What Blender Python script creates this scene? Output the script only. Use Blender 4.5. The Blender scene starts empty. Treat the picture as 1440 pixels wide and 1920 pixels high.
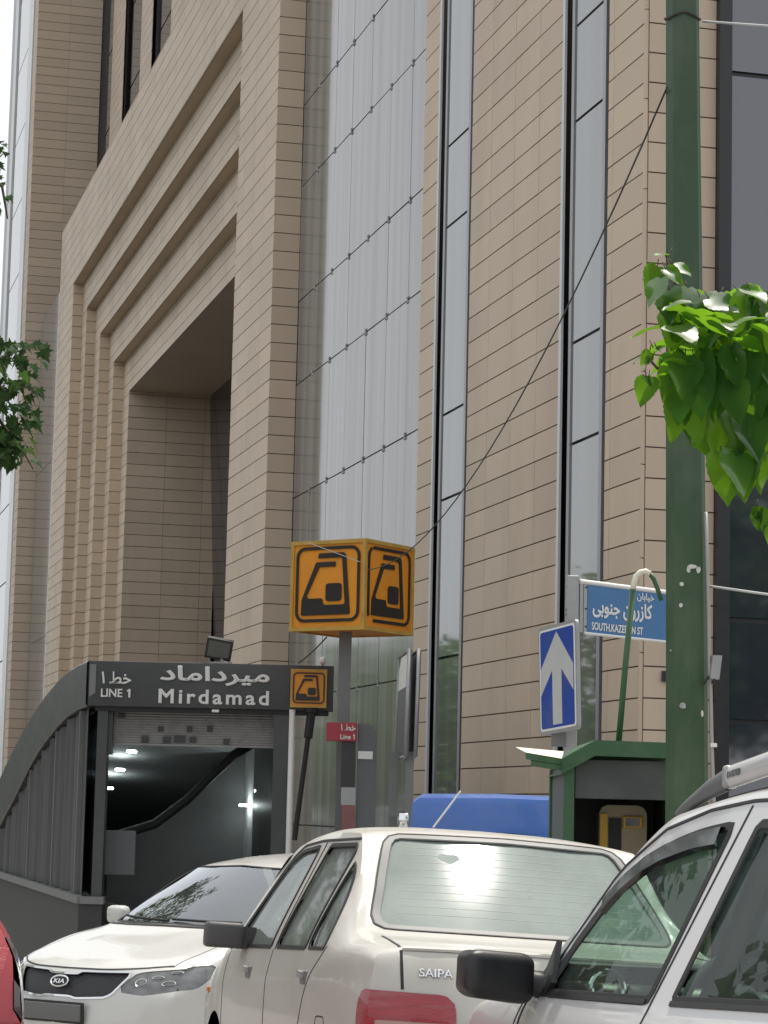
import bpy, bmesh, math, random
import numpy as np
from mathutils import Vector, Matrix
from mathutils.geometry import tessellate_polygon
random.seed(7); np.random.seed(7)
R_ = math.radians
S = bpy.context.scene
COL = S.collection

# ------------------------------------------------------------------ camera, sky, sun, exposure
CAM_H = 1.5
F_PX = 4500.0
PITCH, ROLL = R_(7.12), R_(1.31)
SUN_AZ, SUN_EL = 32.5, 69.3            # azimuth clockwise from +Y
cam_d = bpy.data.cameras.new('camera')
cam_d.sensor_fit = 'VERTICAL'; cam_d.sensor_height = 24.0
cam_d.lens = F_PX / 1920.0 * 24.0
cam_d.clip_start = 0.05; cam_d.clip_end = 3000.0
cam = bpy.data.objects.new('camera', cam_d); COL.objects.link(cam)
cam.matrix_world = (Matrix.Translation((0, 0, CAM_H)) @ Matrix.Rotation(math.pi/2 + PITCH, 4, 'X')
                    @ Matrix.Rotation(ROLL, 4, 'Z'))
S.camera = cam

world = bpy.data.worlds.new('World'); S.world = world; world.use_nodes = True
wn = world.node_tree.nodes; wl = world.node_tree.links
sky = wn.new('ShaderNodeTexSky'); sky.sky_type = 'NISHITA'; sky.sun_disc = False
sky.sun_elevation = R_(SUN_EL); sky.sun_rotation = R_(SUN_AZ)
sky.altitude = 1300; sky.air_density = 1.0; sky.dust_density = 7.0; sky.ozone_density = 1.0
bg = wn['Background']; bg.inputs['Strength'].default_value = 0.15
hs = wn.new('ShaderNodeHueSaturation'); hs.inputs['Saturation'].default_value = 0.25
wl.new(sky.outputs[0], hs.inputs['Color']); mxw = wn.new('ShaderNodeMix'); mxw.data_type = 'RGBA'; mxw.inputs['Factor'].default_value = .9; mxw.inputs['B'].default_value = (3.05, 3.15, 3.25, 1)   # thin white summer haze
wl.new(hs.outputs[0], mxw.inputs['A']); wl.new(mxw.outputs['Result'], bg.inputs['Color'])

sun_d = bpy.data.lights.new('sun', 'SUN'); sun_d.energy = 2.0; sun_d.angle = R_(0.6)
sun_d.color = (1.0, 0.94, 0.84)
sun = bpy.data.objects.new('sun', sun_d); COL.objects.link(sun)
sdir = Vector((math.sin(R_(SUN_AZ))*math.cos(R_(SUN_EL)), math.cos(R_(SUN_AZ))*math.cos(R_(SUN_EL)), math.sin(R_(SUN_EL))))
sun.rotation_euler = sdir.to_track_quat('Z', 'Y').to_euler(); sun.location = sdir*200

S.view_settings.view_transform = 'Standard'; S.view_settings.look = 'None'
S.view_settings.gamma = 1.0; S.view_settings.exposure = 1.05
S.render.engine = 'CYCLES'
S.cycles.max_bounces = 8; S.cycles.transparent_max_bounces = 16
S.cycles.caustics_reflective = False; S.cycles.caustics_refractive = False
try: S.cycles.use_denoising = True
except Exception: pass

# ------------------------------------------------------------------ helpers
V = lambda *a: np.array(a, float)

def tag(o, label=None, cat=None, group=None, kind=None):
    if label: o['label'] = label
    if cat: o['category'] = cat
    if group: o['group'] = group
    if kind: o['kind'] = kind
    return o

def thing(name, loc, label, cat, group=None, matrix=None):
    o = bpy.data.objects.new(name, None); COL.objects.link(o)
    o.empty_display_size = 0.2
    if matrix is not None: o.matrix_world = matrix
    else: o.location = loc
    return tag(o, label, cat, group)

class MB:
    """collects faces, then links them as one mesh object"""
    def __init__(s): s.v = []; s.f = []; s.uv = None
    def add(s, vs, fs):
        b = len(s.v); s.v += [tuple(map(float, p)) for p in vs]
        s.f += [tuple(b+i for i in f) for f in fs]; return s
    def quad(s, a, b, c, d): return s.add([a, b, c, d], [(0, 1, 2, 3)])
    def obox(s, o, ex, ey, ez):
        o, ex, ey, ez = map(lambda q: np.array(q, float), (o, ex, ey, ez))
        p = [o, o+ex, o+ex+ey, o+ey, o+ez, o+ex+ez, o+ex+ey+ez, o+ey+ez]
        fs = [(0,3,2,1),(4,5,6,7),(0,1,5,4),(1,2,6,5),(2,3,7,6),(3,0,4,7)]
        if np.dot(np.cross(ex, ey), ez) < 0: fs = [f[::-1] for f in fs]
        return s.add(p, fs)
    def box(s, x0, x1, y0, y1, z0, z1):
        return s.obox((x0,y0,z0), (x1-x0,0,0), (0,y1-y0,0), (0,0,z1-z0))
    def bbox(s, x0, x1, y0, y1, z0, z1, b):
        """box with bevelled edges"""
        bm = bmesh.new(); bmesh.ops.create_cube(bm, size=1.0)
        for v in bm.verts:
            v.co = Vector(((x0+x1)/2+v.co.x*(x1-x0), (y0+y1)/2+v.co.y*(y1-y0), (z0+z1)/2+v.co.z*(z1-z0)))
        bmesh.ops.bevel(bm, geom=bm.edges[:], offset=b, segments=3, profile=0.5, affect='EDGES')
        bm.verts.index_update()
        s.add([v.co[:] for v in bm.verts], [[v.index for v in f.verts] for f in bm.faces]); bm.free(); return s
    def tube(s, pts, r, n=10, cap=True):
        pts = [np.array(p, float) for p in pts]; rr = r if hasattr(r, '__len__') else [r]*len(pts)
        vs = []; fs = []; prev = None
        for i, p in enumerate(pts):
            t = pts[min(i+1, len(pts)-1)] - pts[max(i-1, 0)]; t = t/(np.linalg.norm(t)+1e-9)
            a = np.array([0,0,1.]) if abs(t[2]) < .9 else np.array([1.,0,0])
            if prev is not None: a = prev
            x = a - t*np.dot(a, t); x = x/np.linalg.norm(x); prev = x; y = np.cross(t, x)
            for k in range(n):
                an = 2*math.pi*k/n; vs.append(p + rr[i]*(x*math.cos(an)+y*math.sin(an)))
        for i in range(len(pts)-1):
            for k in range(n):
                k2 = (k+1) % n; fs.append((i*n+k, i*n+k2, (i+1)*n+k2, (i+1)*n+k))
        if cap: fs.append(tuple(range(n))[::-1]); fs.append(tuple((len(pts)-1)*n+k for k in range(n)))
        return s.add(vs, fs)
    def poly(s, pts, n, depth):
        """flat polygon (3d points, counter clockwise seen along -n) extruded back by depth"""
        pts = [np.array(p, float) for p in pts]; n = np.array(n, float)
        tri = tessellate_polygon([[Vector(p) for p in pts]])
        N = len(pts); back = [p-n*depth for p in pts]
        fs = []
        for t in tri:
            a, b, c = (pts[i] for i in t)
            if np.dot(np.cross(b-a, c-a), n) < 0: t = t[::-1]
            fs.append(tuple(t))
        if depth > 0:
            fs += [tuple(N+i for i in t[::-1]) for t in fs[:]]
            fs += [(i, N+i, N+(i+1) % N, (i+1) % N) for i in range(N)]
            return s.add(pts+back, fs)
        return s.add(pts, fs)
    def grid(s, P):
        P = np.asarray(P); n, m = P.shape[:2]
        return s.add(P.reshape(-1, 3), [(i*m+j, (i+1)*m+j, (i+1)*m+j+1, i*m+j+1) for i in range(n-1) for j in range(m-1)])
    def build(s, name, mat, parent=None, smooth=False, world_pts=True, weld=0, sharp=None):
        me = bpy.data.meshes.new(name)
        me.from_pydata(s.v, [], s.f); me.update()
        if weld:
            bm = bmesh.new(); bm.from_mesh(me); bmesh.ops.remove_doubles(bm, verts=bm.verts, dist=weld); bm.to_mesh(me); bm.free()
        if mat: me.materials.append(mat)
        if parent is not None and world_pts:
            wm, q = Matrix(parent.matrix_basis), parent.parent
            while q is not None: wm = q.matrix_basis @ wm; q = q.parent
            me.transform(wm.inverted())
        if smooth:
            me.polygons.foreach_set('use_smooth', [True]*len(me.polygons))
            if sharp: 
                try: me.set_sharp_from_angle(angle=R_(sharp))
                except Exception: pass
        o = bpy.data.objects.new(name, me); COL.objects.link(o)
        if parent is not None: o.parent = parent
        return o

def copy_tree(o, parent=None):
    c = o.copy(); COL.objects.link(c)
    if parent is not None: c.parent = parent
    for ch in [k for k in bpy.data.objects if k.parent == o]: copy_tree(ch, c)
    return c

# camera ray -> point at a chosen distance Y (used to read positions off the site survey)
_F = V(0, math.cos(PITCH), math.sin(PITCH)); _U0 = V(0, -math.sin(PITCH), math.cos(PITCH)); _R0 = V(1, 0, 0)
_R = _R0*math.cos(ROLL)+_U0*math.sin(ROLL); _U = _U0*math.cos(ROLL)-_R0*math.sin(ROLL)
CAMP = V(0, 0, CAM_H)
def ray(x, y): return _F + _R*(x-720)/F_PX - _U*(y-960)/F_PX
def at(x, y, Y):
    d = ray(x, y); return CAMP + d*Y/d[1]

# ------------------------------------------------------------------ materials
def new_mat(name):
    m = bpy.data.materials.new(name); m.use_nodes = True
    return m, m.node_tree.nodes, m.node_tree.links, m.node_tree.nodes['Principled BSDF']

def pm(name, col, rough=.5, var=.12, scale=6.0, metal=0.0, bump=0.0, bscale=60.0, coat=0.0, ior=1.5, dirt=None, dscale=2.0, damt=.5, backdark=False, emit=None, island=0.0, stretch=None, spec=None):
    m, n, l, b = new_mat(name)
    tc = n.new('ShaderNodeTexCoord'); src = tc.outputs['Object']
    if stretch:
        mp = n.new('ShaderNodeMapping'); mp.inputs['Scale'].default_value = stretch
        l.new(src, mp.inputs[0]); src = mp.outputs[0]
    nz = n.new('ShaderNodeTexNoise'); nz.inputs['Scale'].default_value = scale; nz.inputs['Detail'].default_value = 6
    l.new(src, nz.inputs['Vector'])
    mix = n.new('ShaderNodeMix'); mix.data_type = 'RGBA'
    c = np.array(col[:3])
    mix.inputs['A'].default_value = (*np.clip(c*(1-var), 0, 1), 1); mix.inputs['B'].default_value = (*np.clip(c*(1+var), 0, 1), 1)
    l.new(nz.outputs['Fac'], mix.inputs['Factor']); out = mix.outputs['Result']
    if island:
        g = n.new('ShaderNodeNewGeometry'); mr = n.new('ShaderNodeMapRange')
        mr.inputs['To Min'].default_value = 1-island; mr.inputs['To Max'].default_value = 1+island
        l.new(g.outputs['Random Per Island'], mr.inputs['Value'])
        mm = n.new('ShaderNodeVectorMath'); mm.operation = 'SCALE'
        l.new(out, mm.inputs[0]); l.new(mr.outputs[0], mm.inputs['Scale']); out = mm.outputs[0]
    if dirt is not None:
        n2 = n.new('ShaderNodeTexNoise'); n2.inputs['Scale'].default_value = dscale; n2.inputs['Detail'].default_value = 8; n2.inputs['Roughness'].default_value = .65
        l.new(src, n2.inputs['Vector'])
        rp = n.new('ShaderNodeMapRange'); rp.inputs['From Min'].default_value = .48; rp.inputs['From Max'].default_value = .75
        rp.inputs['To Max'].default_value = damt; l.new(n2.outputs['Fac'], rp.inputs['Value'])
        m2 = n.new('ShaderNodeMix'); m2.data_type = 'RGBA'; m2.inputs['B'].default_value = (*dirt, 1)
        l.new(out, m2.inputs['A']); l.new(rp.outputs[0], m2.inputs['Factor']); out = m2.outputs['Result']
    l.new(out, b.inputs['Base Color'])
    rr = n.new('ShaderNodeMapRange'); rr.inputs['To Min'].default_value = max(0, rough*.8); rr.inputs['To Max'].default_value = min(1, rough*1.2)
    l.new(nz.outputs['Fac'], rr.inputs['Value']); l.new(rr.outputs[0], b.inputs['Roughness'])
    b.inputs['Metallic'].default_value = metal; b.inputs['IOR'].default_value = ior
    if spec is not None: b.inputs['Specular IOR Level'].default_value = spec
    b.inputs['Coat Weight'].default_value = coat; b.inputs['Coat Roughness'].default_value = .04
    if bump:
        bn = n.new('ShaderNodeTexNoise'); bn.inputs['Scale'].default_value = bscale; bn.inputs['Detail'].default_value = 4
        l.new(src, bn.inputs['Vector'])
        bp = n.new('ShaderNodeBump'); bp.inputs['Strength'].default_value = bump; bp.inputs['Distance'].default_value = .01
        l.new(bn.outputs['Fac'], bp.inputs['Height']); l.new(bp.outputs[0], b.inputs['Normal'])
    if emit: b.inputs['Emission Color'].default_value = (*emit[:3], 1); b.inputs['Emission Strength'].default_value = emit[3]
    if backdark:
        g = n.new('ShaderNodeNewGeometry'); d = n.new('ShaderNodeBsdfDiffuse'); d.inputs['Color'].default_value = (.035, .035, .035, 1)
        ms = n.new('ShaderNodeMixShader'); o = n['Material Output']
        l.new(g.outputs['Backfacing'], ms.inputs[0]); l.new(b.outputs[0], ms.inputs[1]); l.new(d.outputs[0], ms.inputs[2]); l.new(ms.outputs[0], o.inputs[0])
    return m

def glass_mat(name, tint=(.7,.8,.74), ior=1.5, dust=(.5,.5,.47), dustf=.0, dscale=9.0, rough=.0, refl=1.0):
    """thin pane: clear tinted film + mirror reflection + dust lying on it"""
    m, n, l, b = new_mat(name); n.remove(b)
    o = n['Material Output']
    tr = n.new('ShaderNodeBsdfTransparent'); tr.inputs[0].default_value = (*tint, 1)
    gl = n.new('ShaderNodeBsdfGlossy'); gl.inputs['Roughness'].default_value = rough; gl.inputs['Color'].default_value = (.95, .97, 1, 1)
    fr = n.new('ShaderNodeFresnel'); fr.inputs['IOR'].default_value = ior
    m1 = n.new('ShaderNodeMixShader'); fm = n.new('ShaderNodeMath'); fm.operation = 'MULTIPLY'; fm.inputs[1].default_value = refl; l.new(fr.outputs[0], fm.inputs[0]); l.new(fm.outputs[0], m1.inputs[0])
    base = tr.outputs[0]
    if dustf > 0:
        df = n.new('ShaderNodeBsdfDiffuse'); df.inputs[0].default_value = (*dust, 1)
        tc = n.new('ShaderNodeTexCoord'); nz = n.new('ShaderNodeTexNoise'); nz.inputs['Scale'].default_value = dscale; nz.inputs['Detail'].default_value = 7
        l.new(tc.outputs['Object'], nz.inputs['Vector'])
        mr = n.new('ShaderNodeMapRange'); mr.inputs['From Min'].default_value = .3; mr.inputs['From Max'].default_value = .7
        mr.inputs['To Min'].default_value = dustf*.8; mr.inputs['To Max'].default_value = min(1, dustf*1.2)
        l.new(nz.outputs['Fac'], mr.inputs['Value'])
        m0 = n.new('ShaderNodeMixShader'); l.new(mr.outputs[0], m0.inputs[0]); l.new(tr.outputs[0], m0.inputs[1]); l.new(df.outputs[0], m0.inputs[2]); base = m0.outputs[0]
    l.new(base, m1.inputs[1]); l.new(gl.outputs[0], m1.inputs[2]); l.new(m1.outputs[0], o.inputs[0])
    return m

def leaf_mat(name, col, trans, gloss=.35):
    m, n, l, b = new_mat(name); n.remove(b); o = n['Material Output']
    g = n.new('ShaderNodeNewGeometry'); tc = n.new('ShaderNodeTexCoord')
    nz = n.new('ShaderNodeTexNoise'); nz.inputs['Scale'].default_value = 14; l.new(tc.outputs['Object'], nz.inputs['Vector'])
    def tint(c, lo, hi):
        mr = n.new('ShaderNodeMapRange'); mr.inputs['To Min'].default_value = lo; mr.inputs['To Max'].default_value = hi
        ad = n.new('ShaderNodeMath'); ad.operation = 'MULTIPLY_ADD'; ad.inputs[1].default_value = .5
        l.new(nz.outputs['Fac'], ad.inputs[0])
        ml = n.new('ShaderNodeMath'); ml.operation = 'MULTIPLY'; ml.inputs[1].default_value = .6; l.new(g.outputs['Random Per Island'], ml.inputs[0])
        l.new(ml.outputs[0], ad.inputs[2]); l.new(ad.outputs[0], mr.inputs['Value'])
        vm = n.new('ShaderNodeVectorMath'); vm.operation = 'SCALE'; vm.inputs[0].default_value = c; l.new(mr.outputs[0], vm.inputs['Scale']); return vm.outputs[0]
    df = n.new('ShaderNodeBsdfDiffuse'); l.new(tint(col, .6, 1.3), df.inputs[0])
    tl = n.new('ShaderNodeBsdfTranslucent'); l.new(tint(trans, .6, 1.3), tl.inputs[0])
    gl = n.new('ShaderNodeBsdfGlossy'); gl.inputs['Roughness'].default_value = gloss
    fr = n.new('ShaderNodeFresnel'); fr.inputs[0].default_value = 1.4
    a = n.new('ShaderNodeAddShader'); l.new(df.outputs[0], a.inputs[0]); l.new(tl.outputs[0], a.inputs[1])
    mx = n.new('ShaderNodeMixShader'); fk = n.new('ShaderNodeMath'); fk.operation = 'MULTIPLY'; fk.inputs[1].default_value = .13; l.new(fr.outputs[0], fk.inputs[0]); l.new(fk.outputs[0], mx.inputs[0]); l.new(a.outputs[0], mx.inputs[1]); l.new(gl.outputs[0], mx.inputs[2])
    l.new(mx.outputs[0], o.inputs[0]); return m

M = {}
M['tile'] = pm('beige_tile', (.605,.478,.357), .62, .06, 1.6, island=.06, bump=.08, bscale=120, dirt=(.36,.28,.205), dscale=.5, damt=.4, stretch=(1, 1, .22))
M['tile_far'] = pm('beige_tile_tower', (.57,.45,.335), .6, .06, 1.5, island=.06, stretch=(1, 1, .2))
M['joint'] = pm('tile_joint', (.13,.098,.072), .9)
M['core'] = pm('building_core', (.12,.11,.10), .9)
M['dark_metal'] = pm('dark_window_frame', (.022,.022,.024), .35, .2)
M['grey_metal'] = pm('grey_window_frame', (.30,.30,.31), .4, .1, metal=.3)
M['light_metal'] = pm('light_metal_trim', (.6,.6,.6), .4, .08)
M['fixing'] = pm('steel_fixing', (.42,.42,.42), .5, .1)
M['asphalt'] = pm('asphalt', (.05,.05,.052), .85, .3, 3, bump=.5, bscale=80)
M['paving'] = pm('paving', (.3,.29,.27), .8, .15, 4)
def facade_glass(name, base, rough, ior, streak):
    m, n, l, b = new_mat(name)
    tc = n.new('ShaderNodeTexCoord'); mp = n.new('ShaderNodeMapping'); mp.inputs['Scale'].default_value = (1, 1, .02)
    l.new(tc.outputs['Object'], mp.inputs[0])
    nz = n.new('ShaderNodeTexNoise'); nz.inputs['Scale'].default_value = 2.6; nz.inputs['Detail'].default_value = 5; l.new(mp.outputs[0], nz.inputs['Vector'])
    rp = n.new('ShaderNodeMapRange'); rp.inputs['From Min'].default_value = .35; rp.inputs['From Max'].default_value = .65
    rp.inputs['To Min'].default_value = 1-streak; rp.inputs['To Max'].default_value = 1+streak; l.new(nz.outputs['Fac'], rp.inputs['Value'])
    vm = n.new('ShaderNodeVectorMath'); vm.operation = 'SCALE'; vm.inputs[0].default_value = base; l.new(rp.outputs[0], vm.inputs['Scale'])
    l.new(vm.outputs[0], b.inputs['Base Color']); b.inputs['Roughness'].default_value = rough; b.inputs['IOR'].default_value = ior
    wv = n.new('ShaderNodeTexNoise'); wv.inputs['Scale'].default_value = .7; l.new(tc.outputs['Object'], wv.inputs['Vector'])
    bp = n.new('ShaderNodeBump'); bp.inputs['Strength'].default_value = .06; bp.inputs['Distance'].default_value = .03
    l.new(wv.outputs['Fac'], bp.inputs['Height']); l.new(bp.outputs[0], b.inputs['Normal'])
    return m
M['curtain'] = facade_glass('milky_curtain_glass', (.25,.245,.228), .07, 1.5, .22)
M['pane'] = facade_glass('strip_window_glass', (.17,.175,.17), .03, 2.15, .1)
M['black_glass'] = facade_glass('black_facade_glass', (.03,.033,.052), .04, 2.2, .1)
M['station'] = pm('charcoal_cladding', (.065,.066,.068), .45, .12, 5, dirt=(.11,.11,.105), dscale=1.5, damt=.5, metal=.2)
M['station_light'] = pm('grey_edge_trim', (.2,.2,.2), .5, .1)
M['station_glass'] = glass_mat('smoked_side_glass', (.12,.13,.14), 1.5, (.1,.1,.105), .3, 1.5, .0, .3)
M['shutter'] = pm('roller_shutter', (.28,.27,.265), .5, .08, 10, dirt=(.12,.11,.1), dscale=6, damt=.5)
M['granite'] = pm('dark_granite', (.045,.045,.048), .6, .35, 25)
M['interior'] = pm('dark_interior', (.42,.425,.43), .8, .2)
M['white_letter'] = pm('white_letter', (.75,.74,.72), .5, .05)
M['orange'] = pm('orange_panel', (.80,.30,.020), .45, .08, 4, dirt=(.45,.22,.04), dscale=3, damt=.35)
M['orange_frame'] = pm('ochre_frame', (.55,.33,.065), .5, .15, 5, dirt=(.2,.14,.06), dscale=4, damt=.5)
M['ink'] = pm('black_print', (.022,.018,.016), .45, .2)
M['grey_pole'] = pm('grey_painted_steel', (.17,.17,.17), .5, .12, 6)
M['galv'] = pm('galvanised_steel', (.36,.36,.36), .45, .15, 9, metal=.3)
M['white_paint'] = pm('white_paint', (.78,.77,.75), .45, .06)
M['cream'] = pm('pale_worn_and_sunlit_paint', (.75,.73,.6), .6, .1)  # worn pipe bend; also paints sunlight onto the awning flap
M['green'] = pm('green_paint', (.035,.10,.042), .5, .2, 4, dirt=(.12,.15,.10), dscale=3.5, damt=.5, bump=.15, bscale=40)
M['pole_green'] = pm('pole_green_paint', (.034,.076,.032), .55, .3, 4, dirt=(.12,.15,.10), dscale=2.6, damt=.55, bump=.2, bscale=30, stretch=(1, 1, .45))
M['sign_blue'] = pm('street_sign_blue', (.035,.155,.36), .4, .06, 4, dirt=(.12,.25,.42), dscale=2, damt=.3)
M['arrow_blue'] = pm('traffic_sign_blue', (.015,.055,.33), .4, .08, 5, dirt=(.10,.12,.2), dscale=3, damt=.5)
M['red_sign'] = pm('red_sign_panel', (.35,.03,.045), .45, .1, 5, dirt=(.25,.1,.1), dscale=8, damt=.5)
M['red_faded'] = pm('faded_red_panel', (.24,.10,.095), .6, .2, 12)
M['panel_grey'] = pm('totem_grey_panel', (.13,.135,.14), .5, .1)
M['yellow'] = pm('yellow_plastic', (.62,.36,.02), .4, .1)
M['beige'] = pm('beige_plastic', (.36,.31,.2), .5, .1)
M['paper'] = pm('torn_paper', (.6,.59,.55), .8, .2, 30)
M['rubber'] = pm('black_rubber', (.013,.013,.014), .6, .2, 30)
M['black_plastic'] = pm('black_plastic', (.018,.018,.02), .42, .15, 20, bump=.1, bscale=300)
M['chrome'] = pm('chrome', (.75,.75,.76), .12, .03, metal=1.0)
M['wire'] = pm('cable_black', (.045,.042,.04), .6)
M['wire_white'] = pm('cable_white', (.5,.5,.5), .6)
M['bark'] = pm('bark', (.10,.075,.05), .9, .3, 8, bump=.6, bscale=20)
M['blue_van'] = pm('blue_car_paint', (.045,.135,.44), .4, .08, 3, coat=.4, dirt=(.12,.18,.35), dscale=5, damt=.35)
M['seat'] = pm('dark_seat_cloth', (.07,.066,.062), .9, .2, 40)
M['seat_tan'] = pm('tan_seat_cover', (.38,.26,.10), .8, .25, 14)
M['tyre'] = pm('tyre', (.018,.018,.018), .8, .2, 30)
M['rim'] = pm('wheel_alloy', (.45,.45,.46), .35, .05, metal=.8)
M['white_car'] = pm('white_car_paint', (.54,.537,.52), .36, .04, 3, coat=.7, dirt=(.5,.47,.4), dscale=3, damt=.3, backdark=True)
M['cream_car'] = pm('offwhite_car_paint', (.515,.502,.462), .42, .05, 3, coat=.35, dirt=(.38,.34,.27), dscale=2.2, damt=.45, backdark=True)
M['silver_car'] = pm('white_suv_paint', (.54,.54,.54), .36, .03, 3, coat=.7, dirt=(.45,.43,.38), dscale=3, damt=.25, backdark=True)
M['red_car'] = pm('red_car_paint', (.32,.012,.022), .3, .05, 3, coat=.8, backdark=True)
M['lamp_red'] = pm('red_lamp_lens', (.33,.02,.032), .25, .35, 9, dirt=(.34,.17,.17), dscale=4, damt=.5, coat=.6, bump=.25, bscale=30, stretch=(1, 1, 7))
M['lamp_pale'] = pm('pale_lamp_lens', (.4,.24,.2), .2, .1, coat=.5)
M['lamp_smoke'] = pm('smoked_lamp_lens', (.06,.045,.045), .12, .3, 25, coat=.8)
M['lamp_dark'] = pm('headlamp_bowl', (.13,.135,.14), .15, .75, 16, coat=.8)
M['amber'] = pm('amber_lens', (.55,.16,.03), .25, .1, coat=.5)
M['screen_dust'] = glass_mat('dusty_rear_screen', (.30,.36,.33), 1.6, (.34,.39,.36), .6, 3.5, .085)
M['screen_side'] = glass_mat('dusty_side_glass', (.34,.40,.37), 1.5, (.30,.335,.31), .5, 5, .05, .55)
M['screen_clear'] = glass_mat('green_tinted_glass', (.72,.88,.79), 1.45, (.3,.36,.32), .09, 6, .0, .4)
M['screen_wind'] = glass_mat('windscreen_glass', (.5,.56,.54), 2.0, (.4,.42,.42), .08, 5, .0, 1.7)
M['grey_plastic'] = pm('faded_grey_plastic', (.085,.085,.087), .55, .15, 12)
M['joint_light'] = pm('curtain_joint', (.17,.17,.17), .6)
M['demister'] = pm('demister_wire', (.43,.48,.45), .8)
M['plate'] = pm('number_plate', (.12,.12,.12), .5, .05)
M['leaf_big'] = leaf_mat('mulberry_leaf', (.02,.056,.011), (.105,.215,.009), .42)
M['leaf_plane'] = leaf_mat('plane_tree_leaf', (.022,.045,.018), (.04,.075,.015), .45)
M['leaf_far'] = leaf_mat('street_tree_leaf', (.05,.085,.025), (.07,.12,.02), .5)
M['lamp_on'] = pm('ceiling_lamp', (.8,.85,.85), .5, .0, emit=(.85,1,.97,11))
M['brake_on'] = pm('lit_brake_lamp', (.6,.01,.03), .3, .0, emit=(1,.03,.07,.8))

# ------------------------------------------------------------------ lettering
ARAB = {'mirdamad': '\uFEA9\uFE8E\uFEE3\uFE8D\uFEA9\uFEAE\uFEF4\uFEE3', 'khat1': '\u06F1 \uFEC2\uFEA7',
        'khiaban': '\uFEE5\uFE8E\uFE91\uFE8E\uFEF4\uFEA7',
        'kazerun': '\uFBFD\uFE91\uFEEE\uFEE8\uFE9F \uFEE5\uFEED\uFEAD\uFEAF\uFE8E\uFB90'}
def text(mb, body, o, ex, ez, w, h, depth=.01, bold=.0, spacing=1.0, shear=0.0):
    """lettering filling a w x h box whose lower left corner is o; ex, ez unit vectors"""
    c = bpy.data.curves.new('t', 'FONT'); c.body = body; c.size = 1; c.space_character = spacing; c.resolution_u = 3; c.shear = shear
    c.extrude = .03; c.bevel_depth = bold; c.bevel_resolution = 0
    t = bpy.data.objects.new('t', c); COL.objects.link(t)
    dg = bpy.context.evaluated_depsgraph_get(); dg.update()
    me = bpy.data.meshes.new_from_object(t.evaluated_get(dg))
    vs = np.array([v.co[:] for v in me.vertices]); fs = [tuple(p.vertices) for p in me.polygons]
    bpy.data.objects.remove(t); bpy.data.curves.remove(c); bpy.data.meshes.remove(me)
    lo, hi = vs.min(0), vs.max(0); q = (vs-lo)/(hi-lo)
    o = np.array(o, float); ex = np.array(ex, float); ez = np.array(ez, float); out = np.cross(ex, ez)
    mb.add([o + ex*a*w + ez*b*h + out*d*depth for a, b, d in q], fs)
    return mb

def rrect(x0, x1, y0, y1, r, n=6):
    pts = []
    for cx, cy, a0 in ((x1-r, y1-r, 0), (x0+r, y1-r, 90), (x0+r, y0+r, 180), (x1-r, y0+r, 270)):
        for k in range(n+1):
            a = R_(a0+90*k/n); pts.append((cx+r*math.cos(a), cy+r*math.sin(a)))
    return pts
def ring(mb, po, pi, to3, n, depth, skip=()):
    N = len(po)
    for k in range(N):
        if any(a <= k < b for a, b in skip): continue
        k2 = (k+1) % N
        a, b, c, d = (to3(*po[k]), to3(*po[k2]), to3(*pi[k2]), to3(*pi[k]))
        mb.add([a, b, c, d, a-n*depth, b-n*depth, c-n*depth, d-n*depth], [(0,1,2,3),(0,4,5,1),(2,6,7,3)])
def digit_one(mb, o, ex, ez, w, h, depth):
    o, ex, ez = (np.array(q, float) for q in (o, ex, ez)); n = np.cross(ex, ez)
    mb.poly([o+ex*a*w+ez*b*h+n*depth for a, b in ((.46,0),(.82,0),(.82,1),(.54,1),(.12,.80),(.22,.64),(.46,.75))], n, depth)
LOGO = [(372,190),(640,188),(660,200),(672,226),(727,846),(712,860),(192,862),(182,850),(188,690),(342,287),(557,285),(557,338),(378,340),(240,652),(258,680),(408,680),(420,692),(428,735),(446,752),(655,752),(670,735),(632,262),(615,242),(362,242)]
def metro_logo(o, ex, ez, size, parent, name='emblem', skip=()):
    """train-front emblem and its rounded frame on a size x size face; o lower left corner"""
    o = np.array(o, float); ex = np.array(ex, float); ez = np.array(ez, float); n = np.cross(ex, ez)
    f3 = lambda u, v: o + ex*u*size + ez*v*size + n*.012
    nm = lambda p: ((p[0]-95)/757., (985-p[1])/890.)
    mb = MB()
    ring(mb, rrect(.03, .97, .055, .975, .125), rrect(.067, .933, .092, .938, .092), f3, n, .01, skip)
    mb.poly([f3(*nm(p)) for p in LOGO][::-1], n, .01)
    mb.poly([f3(*nm(p)) for p in rrect(455, 630, 520, 712, 32)], n, .01)
    return mb.build(name, M['ink'], parent)

# ------------------------------------------------------------------ ground
AZ = R_(-14.413)
UA = V(math.sin(AZ), math.cos(AZ), 0)        # along the street facade, away from the camera
NB = V(UA[1], -UA[0], 0)                     # into the building
K0 = V(3.2421, 30.0, 0)                      # foot of the building corner
def W(u, off, z): return K0 + UA*u - NB*off + V(0, 0, z)   # off: metres in front of the facade plane
ST = V(math.sin(R_(-13)), math.cos(R_(-13)), 0)
SL = V(ST[1], -ST[0], 0)
def ground_z(x, y):
    s = x*ST[0]+y*ST[1]; r = x*SL[0]+y*SL[1]
    z = np.interp(s, [-40, 0, 6, 10.4, 18, 26, 33, 45, 75, 400], [1.5, .28, .07, -.045, -.36, -.8, -1.2, -1.8, -2.4, -2.6])
    return z - .02*np.clip(r, -6, 3)
xs = np.concatenate([np.linspace(-600, -32, 12), np.linspace(-30, 30, 61), np.linspace(32, 600, 12)])
ys = np.concatenate([np.linspace(-500, -42, 10), np.linspace(-40, 60, 101), np.linspace(65, 900, 14)])
P = np.array([[(x, y, ground_z(x, y)) for x in xs] for y in ys])
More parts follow.
